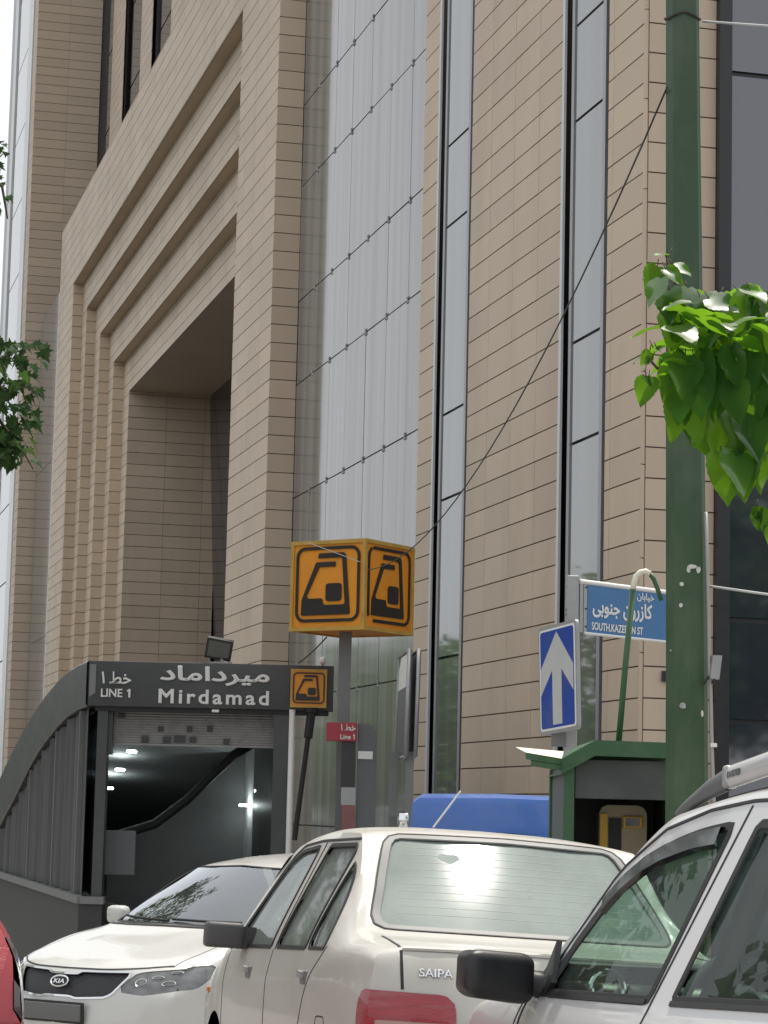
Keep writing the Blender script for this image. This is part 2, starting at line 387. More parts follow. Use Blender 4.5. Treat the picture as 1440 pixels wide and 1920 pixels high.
mb = MB(); mb.grid(P[:, ::-1]); tag(mb.build('road', M['asphalt'], smooth=True), kind='structure')
# pavement along the building with its kerb
mb = MB()
pv = []
for u in np.linspace(-30, 80, 56):
    row = []
    for off, up in ((-.2, .13), (13.0, .13), (13.12, .13), (13.13, 0.0)):
        p = W(u, off, 0); row.append((p[0], p[1], ground_z(p[0], p[1])+up+(.004 if up else -.1)))
    pv.append(row)
mb.grid(np.array(pv)); tag(mb.build('pavement', M['paving']), kind='structure')

# ------------------------------------------------------------------ commercial building
GZ = -2.6
def tiles(mb, o, ex, length, z0, z1, n, tw=1.2, th=.3965, zoff=0.21, gap=.019, vgap=.010, depth=.02, jit=.0015, hole=None, phase=0.0):
    """courses of separate cladding tiles on the plane o + ex*a, facing n"""
    o = np.array(o, float); ex = np.array(ex, float); n = np.array(n, float)
    rng = np.random.RandomState(int(abs(o[0]*37+o[1]*91+z0*13+length*7)) % 9999)
    k0 = int(math.floor((z0-zoff)/th)); k1 = int(math.ceil((z1-zoff)/th))
    nt = int(math.ceil((length+phase)/tw))
    for k in range(k0, k1):
        a, b = max(z0, zoff+k*th+gap/2), min(z1, zoff+(k+1)*th-gap/2)
        if b-a < .02: continue
        for i in range(nt):
            s, e = max(0, i*tw-phase+vgap/2), min(length, (i+1)*tw-phase-vgap/2)
            if e-s < .02: continue
            if hole and not (b <= hole[2] or a >= hole[3] or e <= hole[0] or s >= hole[1]):
                continue
            j = n*rng.uniform(-jit, jit, 4)[:, None]
            q = [o+ex*s+V(0,0,a)+j[0], o+ex*e+V(0,0,a)+j[1], o+ex*e+V(0,0,b)+j[2], o+ex*s+V(0,0,b)+j[3]]
            w = [p-n*depth for p in q]
            if np.dot(np.cross(q[1]-q[0], q[3]-q[0]), n) < 0:
                fs = [(3,2,1,0),(0,1,5,4),(1,2,6,5),(2,3,7,6),(3,0,4,7)]
            else: fs = [(0,1,2,3),(4,5,1,0),(5,6,2,1),(6,7,3,2),(7,4,0,3)]
            mb.add(q+w, fs)
def backing(mb, o, ex, length, z0, z1, n, d=.018):
    o = np.array(o, float)-np.array(n)*d; ex = np.array(ex, float)
    q = [o+V(0,0,z0), o+ex*length+V(0,0,z0), o+ex*length+V(0,0,z1), o+V(0,0,z1)]
    mb.add(q, [(0,1,2,3)])
SN = -NB            # street side normal
FN = -UA            # camera side normal
mall = thing('commercial_building', K0+V(0,0,GZ), 'beige tiled commercial building with stepped portal and tall glass strips behind the metro entrance', 'building')
RT = 20.0; PT = 22.85
WALLS = [(0.0, 1.39), (3.32, 7.86), (9.88, 10.83)]
tm, bk = MB(), MB()
for u0, u1 in WALLS:
    tiles(tm, W(u0, 0, 0), UA, u1-u0, 1.0 if u0 > 9 else GZ, RT, SN, phase=(1.2-(4.38-3.32) if u0 == 3.32 else 0))
    backing(bk, W(u0, 0, 0), UA, u1-u0, GZ, RT, SN)
# corner return beside the dark glazing (hole: the little vent)
tiles(tm, W(0, -.045, 0), NB, .93, GZ, RT, FN, tw=1.0, hole=None)
backing(bk, W(0, -.045, 0), NB, .93, GZ, RT, FN)
# rounded corner bead of the wall edge
bead = MB()
for z in np.arange(GZ, RT, .3965*3): bead.tube([W(.012, -.012, z+.21), W(.012, -.012, z+.21+.3965*3-.014)], .03, 8)
bead.build('corner_bead', M['tile'], mall)
W_ = .57
# portal: front plane off .57
PU0, PU1 = 20.78, 60.4
steps = [(25.1, 56.15, 20.0, .57), (26.35, 55.0, 18.92, .21), (27.7, 53.65, 17.76, -.12), (28.85, 52.5, 16.58, -.47), (30.2, 51.15, 15.37, -.84)]
def frame_rect(off, ou0, ou1, oz, iu0, iu1, iz):
    P3 = lambda u, z: W(u, off, z)
    tiles(tm, W(ou0, off, 0), UA, iu0-ou0, GZ, oz, SN, phase=0)
    tiles(tm, W(iu1, off, 0), UA, ou1-iu1, GZ, oz, SN)
    tiles(tm, W(iu0, off, 0), UA, iu1-iu0, iz, oz, SN)
    for a, b, c, d in ((ou0, iu0, GZ, oz), (iu1, ou1, GZ, oz), (iu0, iu1, iz, oz)):
        backing(bk, W(a, off, 0), UA, b-a, c, d, SN)
prev = (PU0, PU1, PT, .57)
for k, (iu0, iu1, iz, off) in enumerate(steps):
    ou0, ou1, oz = (PU0, PU1, PT) if k == 0 else steps[k-1][:3]
    frame_rect(off, ou0, ou1, oz, iu0, iu1, iz)
    nxt = steps[k+1][3] if k < 4 else -3.9
    d = off-nxt
    # far jamb (faces the camera), near jamb, soffit
    tiles(tm, W(iu1, off, 0), NB, d, GZ, iz, FN, tw=1.3)
    backing(bk, W(iu1, off, 0), NB, d, GZ, iz, FN)
    tiles(tm, W(iu0, off, 0), NB, d, GZ, iz, UA, tw=1.3)
    backing(bk, W(iu0, off, 0), NB, d, GZ, iz, UA)
    q = [W(iu0, off, iz), W(iu1, off, iz), W(iu1, nxt, iz), W(iu0, nxt, iz)]
    bk_s = MB(); bk_s.add(q, [(0,1,2,3)]); bk_s.build('soffit', M['tile'], mall)
# camera facing return of the portal, its far return and its top
tiles(tm, W(PU0, W_, 0), NB, W_, GZ, PT, FN, tw=1.0)
backing(bk, W(PU0, W_, 0), NB, W_, GZ, PT, FN)
tiles(tm, W(PU1, W_, 0), NB, W_, GZ, PT, UA, tw=1.0)
backing(bk, W(PU1, W_, 0), NB, W_, GZ, PT, UA)
bk.add([W(PU0, W_, PT), W(PU1, W_, PT), W(PU1, -2.1, PT), W(PU0, -2.1, PT)], [(0,1,2,3)])
tm.build('tile_cladding', M['tile'], mall)
bk.build('cladding_backing', M['joint'], mall)
# leaning glass at the back of the portal
g = MB(); g.quad(W(30.2, -4.45, GZ), W(51.15, -4.45, GZ), W(51.15, -3.6, 15.37), W(30.2, -3.6, 15.37)); g.build('portal_glazing', M['black_glass'], mall)
# structural core behind everything (keeps daylight out)
core = MB()
core.obox(W(.5, -2.2, GZ), UA*29.3, NB*18, V(0,0,RT-GZ)); core.obox(W(29.9, -4.7, GZ), UA*40, NB*16, V(0,0,PT-GZ-.02))
core.obox(W(29.85, -2.3, 15.6), UA*32, NB*2.3, V(0,0,PT-15.7))
core.build('core', M['core'], mall)

# glass curtain wall between the tile wall and the portal, and its continuation past the portal
JZ = [GZ, 1.2, 3.76, 5.9, 8.0, 10.42, 12.22, 14.72, 16.52, 18.8, RT]
JU = [10.83, 11.7, 13.2, 14.72, 16.27, 17.7, 19.2, 20.78]
for i in range(len(JU)-1):
    for k in range(len(JZ)-1):
        g = MB(); dj = np.random.uniform(-.004, .004, 4)
        a, b, c, d = JU[i]+.008, JU[i+1]-.008, JZ[k]+.013, JZ[k+1]-.013
        g.obox(W(a, -.03, c), UA*(b-a), SN*.02, V(0,0,d-c))
        g.v = [tuple(np.array(p)+SN*dj[j % 4]) for j, p in enumerate(g.v)]
        g.build('glass_panel', M['curtain'], mall)
g = MB(); g.obox(W(10.83, -.25, GZ), UA*9.95, SN*.2, V(0,0,RT-GZ)); g.build('curtain_wall_back', M['joint_light'], mall)
for u in JU[1:-1]:
    for z in JZ[2:-1]:
        pts = []
        for k in range(4):
            a = R_(52+(0 if k % 2 == 0 else 76)+180*(k//2)); 
            for da, r in ((-.3, .02), (-.10, .075), (.10, .075), (.3, .02)): pts.append(W(u+r*math.cos(a+da)*.9, .012, z+r*math.sin(a+da)))
        sp = MB(); sp.poly(pts, SN, .02); sp.build('glass_fixing', M['fixing'], mall)
for k, (a, b) in enumerate(((60.4, 65.8), (65.85, 71.45))):
    for z0, z1 in ((GZ, 8), (8.02, 15), (15.02, 21.66)):
        g = MB(); g.obox(W(a, -.05, z0), UA*(b-a), SN*.05, V(0,0,z1-z0)); g.build('side_glass_panel', M['curtain'], mall)

# tall strip windows
def strip(u0, u1):
    """u1 is the far (left) side"""
    mb = MB()
    mb.obox(W(u1-.10, -.02, GZ), UA*.10, SN*.035, V(0,0,RT-GZ)); mb.build('edge_trim', M['light_metal'], mall)
    mb = MB(); mb.obox(W(u0, -.2, GZ), UA*(u1-u0-.10), SN*.06, V(0,0,RT-GZ)); mb.build('window_recess', M['dark_metal'], mall)
    for a, b in ((u1-.40, u1-.29), (u0+.21, u0+.33)):
        mb = MB(); mb.obox(W(a, -.15, GZ), UA*(b-a), SN*.12, V(0,0,RT-GZ)); mb.build('window_frame', M['grey_metal'], mall)
    zs = [GZ, 1.6, 4.0, 6.6, 8.02, 11.19, 12.58, 15.7, 17.1, RT]
    for z0, z1 in zip(zs[:-1], zs[1:]):
        g = MB(); g.obox(W(u0+.33, -.14, z0+.022), UA*(u1-u0-.73), SN*.09, V(0,0,z1-z0-.044)); g.build('window_pane', M['pane'], mall)
strip(1.39, 3.32); strip(7.86, 9.88)

# dark glazed wing on the right
mb = MB(); mb.obox(W(.0, -.98, GZ), NB*.17, FN*.12, V(0,0,RT-GZ)); mb.build('dark_mullion', M['dark_metal'], mall)
for x0, x1 in ((-1.16, -3.3), (-3.36, -5.6), (-5.66, -8.0)):
    for z0, z1 in ((GZ, 1.0), (1.04, 2.70), (2.76, 3.98), (4.05, 7.6), (7.66, 11.12), (11.19, 15.5), (15.56, RT)):
        g = MB(); g.obox(W(.05, x0, z0), NB*(x0-x1), FN*.03, V(0,0,z1-z0)); g.build('dark_glass_panel', M['black_glass'], mall)
mb = MB(); mb.obox(W(.06, -1.15, GZ), NB*7, UA*.4, V(0,0,RT-GZ)); mb.build('glazing_back', M['dark_metal'], mall)
# square vent on the corner return
p = at(1244, 1268, 30); mb = MB(); mb.obox(W(-.02, -.28-.0, p[2]-.06), NB*.12, FN*.02, V(0,0,.13)); mb.build('wall_vent', M['dark_metal'], mall)

# ------------------------------------------------------------------ tower behind the portal
tower = thing('tower_block', W(71.6, -2, GZ), 'tall beige tower with narrow vertical window strips rising behind the stepped portal', 'tower')
TH = 62.0
tm, bk = MB(), MB()
tiles(tm, W(71.6, .69, 0), NB, 2.75, GZ, 46, FN, tw=1.375, gap=.02, vgap=.008)
backing(bk, W(71.6, .69, 0), NB, 2.75, GZ, TH, FN)
# set-back face above the portal
OFF = -2.05
segs = [('t', 45.0, 52.6), ('s', 52.6, 57.0), ('t', 57.0, 59.8), ('s', 59.8, 64.4), ('t', 64.4, 67.9), ('s', 67.9, 71.55)]
def tower_strip(u0, u1, off, z0, z1, edge=.9):
    mb = MB(); mb.obox(W(u0, off-.4, z0), UA*(u1-u0), SN*.05, V(0,0,z1-z0)); mb.build('window_recess', M['dark_metal'], tower)
    z = z0
    while z < z1-1:
        g = MB(); g.obox(W(u0+edge, off-.34, z+.05), UA*(u1-u0-2*edge), SN*.16, V(0,0,min(3.4, z1-z)-.1)); g.build('window_pane', M['pane'], tower); z += 3.4
for k, a, b in segs:
    if k == 't':
        tiles(tm, W(a, OFF, 0), UA, b-a, PT, 42, SN, gap=.02, vgap=.008); backing(bk, W(a, OFF, 0), UA, b-a, PT, TH, SN)
    else: tower_strip(a, b, OFF, PT, 44)
# street face past the corner
tiles(tm, W(71.6, .69, 0), UA, 1.5, GZ, 44, SN, tw=1.5, gap=.02); backing(bk, W(71.6, .69, 0), UA, 1.5, GZ, TH, SN)
mb = MB(); mb.obox(W(73.1, .6, GZ), UA*.25, NB*.1, V(0,0,TH-GZ)); mb.obox(W(75.1, .6, GZ), UA*.5, NB*.1, V(0,0,TH-GZ)); mb.obox(W(80.0, .6, GZ), UA*.5, NB*.1, V(0,0,TH-GZ)); mb.build('dark_channel', M['dark_metal'], tower)
mb = MB(); mb.obox(W(73.35, .72, GZ), UA*1.75, NB*.1, V(0,0,TH-GZ)); mb.obox(W(80.5, .72, GZ), UA*1.3, NB*.1, V(0,0,TH-GZ)); mb.build('light_fin', M['white_paint'], tower)
for z in np.arange(GZ, 44, 3.4):
    g = MB(); g.obox(W(75.6, .66, z), UA*4.4, NB*.1, V(0,0,3.34)); g.build('side_glass_panel', M['curtain'], tower)
mb = MB(); mb.obox(W(81.8, .66, GZ), UA*2.0, NB*.1, V(0,0,TH-GZ)); mb.build('end_fin', M['grey_metal'], tower)
tm.build('tile_cladding', M['tile_far'], tower); bk.build('cladding_backing', M['joint'], tower)
mb = MB(); mb.obox(W(44, -2.6, PT), UA*27.5, NB*14, V(0,0,TH-PT)); mb.obox(W(71.7, .5, GZ), UA*12.1, NB*17, V(0,0,TH-GZ)); mb.build('core', M['core'], tower)

# ------------------------------------------------------------------ metro station entrance
SP = V(-4.004, 33.0, 0)
X, Z = V(1,0,0), V(0,0,1)
stn = thing('metro_entrance', SP+V(0,0,-1.3), 'charcoal metro station entrance with curved side, white lettering and half lowered shutter', 'metro entrance')
SB = lambda t, off, z: SP + UA*t - NB*off + V(0,0,z)
outer = [(-.0, 3.475), (1.0, 3.47), (2.2, 3.435), (3.3, 3.36), (4.4, 3.25), (5.7, 3.09), (6.9, 2.91), (8.1, 2.71), (9.3, 2.47), (10.6, 2.2), (11.9, 1.9), (13.5, 1.45), (15.5, .8)]
inner = [(-.0, 2.845), (1.0, 2.83), (2.2, 2.77), (3.3, 2.66), (4.4, 2.52), (5.7, 2.33), (6.9, 2.10), (8.1, 1.83), (9.3, 1.55), (10.6, 1.28), (11.9, 1.0), (13.5, .6), (15.5, .2)]
mb = MB()
rows = [[SB(t, .0, z) for t, z in inner], [SB(t, .03, z+.03) for t, z in inner], [SB(t, .03, z-.03) for t, z in outer], [SB(t, .0, z) for t, z in outer], [SB(t, -.3, z) for t, z in outer]]
mb.grid(np.array(rows)); mb.grid(np.array([[SB(t, -.3, z) for t, z in inner], [SB(t, 0, z) for t, z in inner]]))
mb.build('curved_side_beam', M['station'], stn, smooth=True, sharp=30)
mb = MB()
mb.grid(np.array([[SB(t, -.28, z-.015) for t, z in outer], [SB(t, -.28, z-.015)+X*2.75 for t, z in outer]])); mb.build('canopy_roof', M['station'], stn)
mb = MB(); mb.grid(np.array([[SB(t, -.28, z-.3)+X*2.52 for t, z in outer], [SB(t, -.28, -1.3)+X*2.52 for t, z in outer]])); mb.build('far_side_wall', M['station'], stn)
mb = MB(); mb.bbox(-4.0, -.64, 32.96, 33.22, 2.85, 3.472, .012); mb.build('fascia', M['station'], stn, smooth=True, sharp=30)
mb = MB(); mb.box(-3.9, -.7, 33.0, 33.2, 2.79, 2.85); mb.build('fascia_underside', M['rubber'], stn)
mb = MB(); mb.poly([V(-3.985, 32.955, 2.97), V(-3.9, 32.955, 3.03), V(-3.9, 32.955, 3.42), V(-3.985, 32.955, 3.42)], V(0,-1,0), .02); mb.build('edge_trim', M['station_light'], stn)
def letter(name, body, x0, x1, z0, z1, bold, y=32.96, depth=.03, mat='white_letter', par=None, sp=1.0):
    mb = MB(); text(mb, body, (x0, y-.004, z0), X, Z, x1-x0, z1-z0, depth, bold, sp); return mb.build(name, M[mat], par or stn)
letter('lettering', 'Mirdamad', -3.03, -1.515, 2.905, 3.105, .026, sp=1.28)
letter('lettering', ARAB['mirdamad'], -3.02, -1.515, 3.16, 3.425, .028)
mb = MB(); text(mb, 'LINE', (-3.82, 32.956, 2.975), X, Z, .295, .115, .03, .025); digit_one(mb, (-3.475, 32.956, 2.975), X, Z, .072, .115, .03); mb.build('lettering', M['white_letter'], stn)
letter('lettering', ARAB['khat1'], -3.82, -3.41, 3.155, 3.325, .02)
mb = MB(); mb.bbox(-1.225, -.728, 32.89, 32.956, 2.89, 3.415, .012); lg = mb.build('emblem_plate', M['orange'], stn)
mb = MB(); q = lambda x, z: V(x, 32.885, z); ring(mb, [(-1.225,2.89),(-.728,2.89),(-.728,3.415),(-1.225,3.415)], [(-1.2,2.915),(-.753,2.915),(-.753,3.39),(-1.2,3.39)], q, V(0,-1,0), .01); mb.build('rim', M['orange_frame'], lg)
metro_logo((-1.205, 32.888, 2.92), X, Z, .462, lg)
# side glazing with folds, ribs, ledge and plinth
mb = MB(); mb.grid(np.array([[SB(t, -.16, .28) for t, z in inner], [SB(t, -.16, z) for t, z in inner]])); mb.build('side_glass', M['station_glass'], stn)
for t in (.85, 3.6, 7.0):
    zi = np.interp(t, [a for a, b in inner], [b for a, b in inner]); mb = MB()
    w = .07
    mb.obox(SB(t, -.10, .28), UA*w, SN*.085, V(0,0,zi-.3)); mb.build('glazing_rib', M['station_light'], stn)
cur = MB(); ts = np.linspace(.1, 12, 140); rr = np.random.RandomState(4); ph = np.cumsum(rr.uniform(.2, .8, 140))
cur.grid(np.array([[SB(t, -.07+.035*math.sin(p)+.02*math.sin(p*2.7), .28) for t, p in zip(ts, ph)], [SB(t, -.07+.03*math.sin(p+.25)+.02*math.sin(p*2.7+.3), np.interp(t, [a for a, b in inner], [b for a, b in inner])-.02) for t, p in zip(ts, ph)]]))
cur.build('hanging_dust_sheet', pm('grey_dust_sheet', (.085,.088,.09), .8, .3, 2, dirt=(.15,.15,.145), dscale=1.2, damt=.6, stretch=(1, 1, .25)), stn, smooth=True)
mb = MB(); mb.obox(SB(-.02, .05, .17), UA*14, NB*.3, V(0,0,.1)); mb.obox(V(-4.0, 32.93, .17), X*.32, V(0,.3,0), V(0,0,.1)); mb.build('ledge', M['station_light'], stn)
mb = MB(); mb.obox(SB(-.02, .0, -2.4), UA*14, NB*.3, V(0,0,2.57)); mb.box(-4.02, -3.7, 32.98, 33.3, -2.4, .17); mb.build('plinth', M['granite'], stn)
# front opening
mb = MB(); mb.box(-3.86, -3.72, 33.02, 33.3, .26, 2.86); mb.box(-3.72, -3.66, 33.1, 33.3, 2.2, 2.84); mb.build('door_jamb', M['station'], stn)
mb = MB(); mb.box(-1.44, -1.17, 33.02, 33.3, -1.3, 2.86); mb.build('door_jamb', M['station'], stn)
mb = MB(); prof = []
n = 12
for k in range(n*6+1):
    z = 2.81-(2.81-2.36)*k/(n*6); prof.append((33.26-.013*abs(math.sin(math.pi*k/6)), z))
mb.grid(np.array([[(-3.75, y, z) for y, z in prof], [(-1.43, y, z) for y, z in prof]])); mb.box(-3.75, -1.43, 33.235, 33.27, 2.335, 2.362)
sh = mb.build('roller_shutter', M['shutter'], stn)
for x0, x1, y0, y1 in ((296,307,1362,1372),(350,361,1362,1372),(388,399,1361,1371),(265,279,1380,1392),(305,321,1381,1393),(326,348,1379,1392),(355,368,1382,1392),(419,430,1385,1397),(222,235,1338,1346)):
    a, b = at(x0, y1, 33.23), at(x1, y0, 33.23); mb = MB(); mb.box(a[0], b[0], 33.225, 33.232, a[2], b[2])
    mb.build('sticker', pm('sticker', (.05,.05,.055), .6, .4, 40), sh)
# inside: walls, sloping ceiling, floor
mb = MB()
mb.quad(V(-3.72,33.3,2.8), V(-1.2,33.3,2.8), V(-4.6,45,.9), V(-7.0,45,.9)); mb.quad(V(-1.2,33.3,2.8), V(-1.2,33.3,-2), V(-4.6,45,-4), V(-4.6,45,.9))
mb.quad(V(-3.86,33.3,.26), V(-1.2,33.3,-.6), V(-4.6,45,-4), V(-7.0,45,-4)); mb.quad(V(-7,45,-4), V(-4.6,45,-4), V(-4.6,45,.9), V(-7,45,.9))
mb.build('stair_hall_lining', M['interior'], stn)
mb = MB(); mb.bbox(-3.9, -3.34, 33.6, 33.66, .55, 1.16, .01); mb.build('notice_board', M['panel_grey'], stn)
mb = MB(); pts = [at(x, y, 35.0) for x, y in ((150,1560),(215,1568),(290,1545),(350,1500),(400,1452),(440,1415),(480,1390))]
mb.tube(pts, .07, 8); mb.build('escalator_handrail', M['rubber'], stn, smooth=True)
mb = MB(); mb.poly([at(x, y, 36.0) for x, y in ((200,1800),(200,1575),(290,1552),(350,1508),(410,1455),(460,1412),(505,1400),(505,1800))], V(0,-1,0), .05); mb.build('escalator_panel', pm('dull_steel_panel', (.12,.125,.125), .5, .25, 4), stn)
for x, y, Y in ((247,1409,35.2),(225,1443,36.6),(204,1478,38.2),(486,1483,35.4),(457,1510,35.6)):
    p = at(x, y, Y); mb = MB(); mb.bbox(p[0]-.065, p[0]+.065, Y-.1, Y+.1, p[2]-.018, p[2]+.018, .012); mb.build('ceiling_lamp', M['lamp_on'], stn)
p = at(404, 1333, 32.99); mb = MB(); mb.bbox(p[0]-.05, p[0]+.05, 32.97, 33.05, p[2]-.02, p[2]+.02, .008); mb.build('fascia_lamp', M['white_paint'], stn)
# pipe post and raking strut under the right end of the fascia
mb = MB(); a = at(548, 1340, 32.95); mb.tube([V(a[0], 32.95, -1.25), V(a[0], 32.95, 2.86)], .042, 12); mb.build('pipe_post', M['white_paint'], stn, smooth=True)
mb = MB(); a, b = at(584, 1336, 32.9), at(552, 1575, 32.7); mb.tube([b, b*.2+a*.8], .035, 8); mb.tube([b*.2+a*.8, a], .06, 8); mb.tube([a, a+V(0,0,.06)], .09, 8); mb.build('raking_strut', M['rubber'], stn)

# floodlight standing on the fascia
p = at(411, 1218, 33.12)
fl = thing('floodlight', V(p[0], 33.12, 3.472), 'black tilted floodlight standing on top of the metro entrance fascia', 'floodlight')
c = V(p[0], 33.08, p[2]+.005); ax = V(.985, 0, -.17); up = V(.17*.9, -.35, .92); up = up/np.linalg.norm(up); nn = np.cross(ax, up)
mb = MB(); mb.obox(c-ax*.18-up*.145-nn*.06, ax*.36, up*.29, nn*.09); mb.build('housing', M['black_plastic'], fl)
mb = MB(); mb.obox(c-ax*.15-up*.115+nn*.031, ax*.30, up*.23, nn*.006); mb.build('lens', pm('floodlight_glass', (.06,.065,.06), .15, .2, 6, coat=.5), fl)
mb = MB(); mb.box(p[0]-.13, p[0]+.18, 33.05, 33.16, 3.472, 3.5); mb.tube([V(p[0]+.05, 33.1, 3.49), c-nn*.05], .02, 8); mb.build('bracket', M['galv'], fl)
# dome camera on the fascia
p = at(605, 1245, 33.05)
cm = thing('security_camera', V(p[0], 33.05, 3.472), 'small white dome security camera on the right end of the metro fascia', 'camera')
mb = MB(); mb.tube([V(p[0], 33.05, 3.472), V(p[0], 33.05, 3.50), V(p[0]+.01, 33.03, 3.52)], .016, 8); mb.build('bracket', M['galv'], cm)
mb = MB(); mb.tube([V(p[0]-.035, 33.0, 3.515), V(p[0]-.02, 33.0, 3.52), V(p[0]+.0, 33.0, 3.54), V(p[0]+.03, 33.0, 3.555), V(p[0]+.04, 33.0, 3.556)], [.02, .045, .055, .05, .02], 12); mb.build('dome', M['white_paint'], cm, smooth=True)

# ------------------------------------------------------------------ metro cube on its pole
al = R_(33.5); NC = V(-.228, 31.0, 0); eL, eR = V(-math.cos(al), math.sin(al), 0), V(math.sin(al), math.cos(al), 0)
CS, CZ0, CZ1 = 1.19, 3.835, 5.025
cen = NC+(eL+eR)*CS/2
cube = thing('metro_cube_sign', V(-.475, 31.8, -1.15), 'orange cube sign with black train emblem on a grey pole', 'metro sign')
mb = MB(); mb.obox(NC+eL*.02+eR*.02+V(0,0,CZ0+.02), eR*(CS-.04), eL*(CS-.04), V(0,0,CS-.04)); bx = mb.build('cube_box', M['orange'], cube)
mb = MB(); t = .05
corners = [NC, NC+eR*CS, NC+(eR+eL)*CS, NC+eL*CS]
for i, c in enumerate(corners):
    d1 = corners[(i+1) % 4]-c; d1 = d1/np.linalg.norm(d1); d0 = corners[i-1]-c; d0 = d0/np.linalg.norm(d0)
    mb.obox(c+V(0,0,CZ0), d1*t, d0*t, V(0,0,CS))
    for z in (CZ0, CZ1-t): mb.obox(c+d1*t+V(0,0,z), d1*(CS-2*t), d0*t, V(0,0,t))
mb.build('cube_frame', M['orange_frame'], cube)
fsz = CS-.11
for (o, ex, skip) in ((NC+eL*(CS-.055)-(eR)*.0, -eL, ()), (NC+eR*.055, eR, ((16,20),(8,9)))):
    nrm = np.cross(ex, Z); o = o + V(0,0,CZ0+.055) - nrm*.016
    metro_logo(o, ex, Z, fsz, bx, 'emblem', skip)
mb = MB(); mb.box(-.555, -.39, 31.72, 31.885, -1.15, CZ0+.02); mb.build('pole', M['grey_pole'], cube)

# station totem beside the pole
tot = thing('station_totem', V(-.3, 31.4, -1.1), 'grey round topped station totem with small red line sign', 'totem sign')
mb = MB(); Y = 31.42
a = at(668, 1500, Y)[0]; b = at(704, 1500, Y)[0]; zt = at(690, 1357, Y)[2]
pts = [V(a, Y, -1.15), V(b, Y, -1.15)] + [V(b-.17+.17*math.cos(R_(t)), Y, zt-.17+.17*math.sin(R_(t))) for t in range(0, 91, 10)] + [V(a, Y, zt)]
mb.poly(pts, V(0,-1,0), .14); mb.build('arched_panel', M['panel_grey'], tot)
mb = MB(); p, q = at(671, 1423, Y-.01), at(699, 1409, Y-.01); mb.box(p[0], q[0], Y-.02, Y-.002, p[2], q[2]); mb.build('white_plate', M['white_paint'], tot)
mb = MB(); p, q = at(611, 1389, Y-.1), at(670, 1355, Y-.1); mb.bbox(p[0], q[0], Y-.1, Y+.02, p[2], q[2], .01); rs = mb.build('red_sign', M['red_sign'], tot)
for body, x0, x1, y0, y1, bold in ((ARAB['khat1'], 639, 667, 1370, 1358, .02), ('Line', 638, 658, 1386, 1377, .02)):
    p, q = at(x0, y0, Y-.1), at(x1, y1, Y-.1); letter('lettering', body, p[0], q[0], p[2], q[2], bold, Y-.1, .006, par=rs)
for nm, y0, y1, mt in (('dark_panel', 1476, 1391, 'granite'), ('pale_panel', 1509, 1476.5, 'galv'), ('faded_red_panel', 1590, 1510, 'red_faded')):
    p, q = at(639, y0, Y-.05), at(667, y1, Y-.05); mb = MB(); mb.box(p[0], q[0], Y-.06, Y+.02, p[2], q[2]); mb.build(nm, M[mt], tot)

p, q = at(661, 1386, Y-.1), at(666, 1377, Y-.1); mb = MB(); digit_one(mb, (p[0], Y-.1, p[2]), X, Z, q[0]-p[0], q[2]-p[2], .006); mb.build('lettering', M['white_letter'], rs)

# two-faced board seen almost edge on
brd = thing('advertising_board', V(.2, 30.1, -1.05), 'grey two faced board seen edge on beside the orange cube', 'board')
def slab(x0, y0, Y0, x1, y1, Y1, xb0, yb0, xb1, yb1, th):
    return None
tl, tr = at(749, 1232, 30.9), at(767, 1218, 29.9); bl, br = at(741, 1424, 30.9), at(760, 1418, 29.9)
def quadslab(a, b, c, d, off, th, name, mat):
    n = np.cross(b-a, d-a); n = n/np.linalg.norm(n)
    mb = MB(); q = [p+n*off for p in (a, b, c, d)]; w = [p-n*th for p in q]
    mb.add(q+w, [(0,1,2,3),(7,6,5,4),(4,5,1,0),(5,6,2,1),(6,7,3,2),(7,4,0,3)]); return mb.build(name, M[mat], brd)
quadslab(bl, br, tr, tl, 0, .035, 'face_panel', 'panel_grey')
rgt = V(.085, .02, 0)
quadslab(bl+rgt*1.4, br+rgt*1.4, tr+rgt*1.4, tl+rgt*1.4, 0, .035, 'face_panel', 'panel_grey')
mb = MB()
for k in (0, 1.4):
    mb.tube([br+rgt*k, tr+rgt*k], .022, 8); mb.tube([bl+rgt*k, tl+rgt*k], .022, 8); mb.tube([tl+rgt*k, tr+rgt*k], .022, 8); mb.tube([bl+rgt*k, br+rgt*k], .022, 8)
mb.build('edge_frame', M['galv'], brd, smooth=True)
mid = lambda f, g: (bl*(1-f)+br*f)*(1-g)+(tl*(1-f)+tr*f)*g
n_ = np.cross(br-bl, tl-bl); n_ = n_/np.linalg.norm(n_)
mb = MB(); q = [mid(.05, .66)+n_*.004, mid(.95, .66)+n_*.004, mid(.95, .97)+n_*.004, mid(.25, .97)+n_*.004, mid(.05, .85)+n_*.004]; mb.add(q, [(0,1,2,3,4)]); mb.build('torn_poster', M['white_paint'], brd)
mb = MB(); p = at(738, 1500, 30.4)
mb.box(p[0]-.06, p[0]+.04, 30.35, 30.45, -1.1, 2.25); mb.box(p[0]+.14, p[0]+.24, 30.0, 30.1, -1.1, 2.25); mb.box(p[0]-.06, p[0]+.24, 30.1, 30.16, 1.45, 1.52); mb.build('leg', M['grey_pole'], brd)

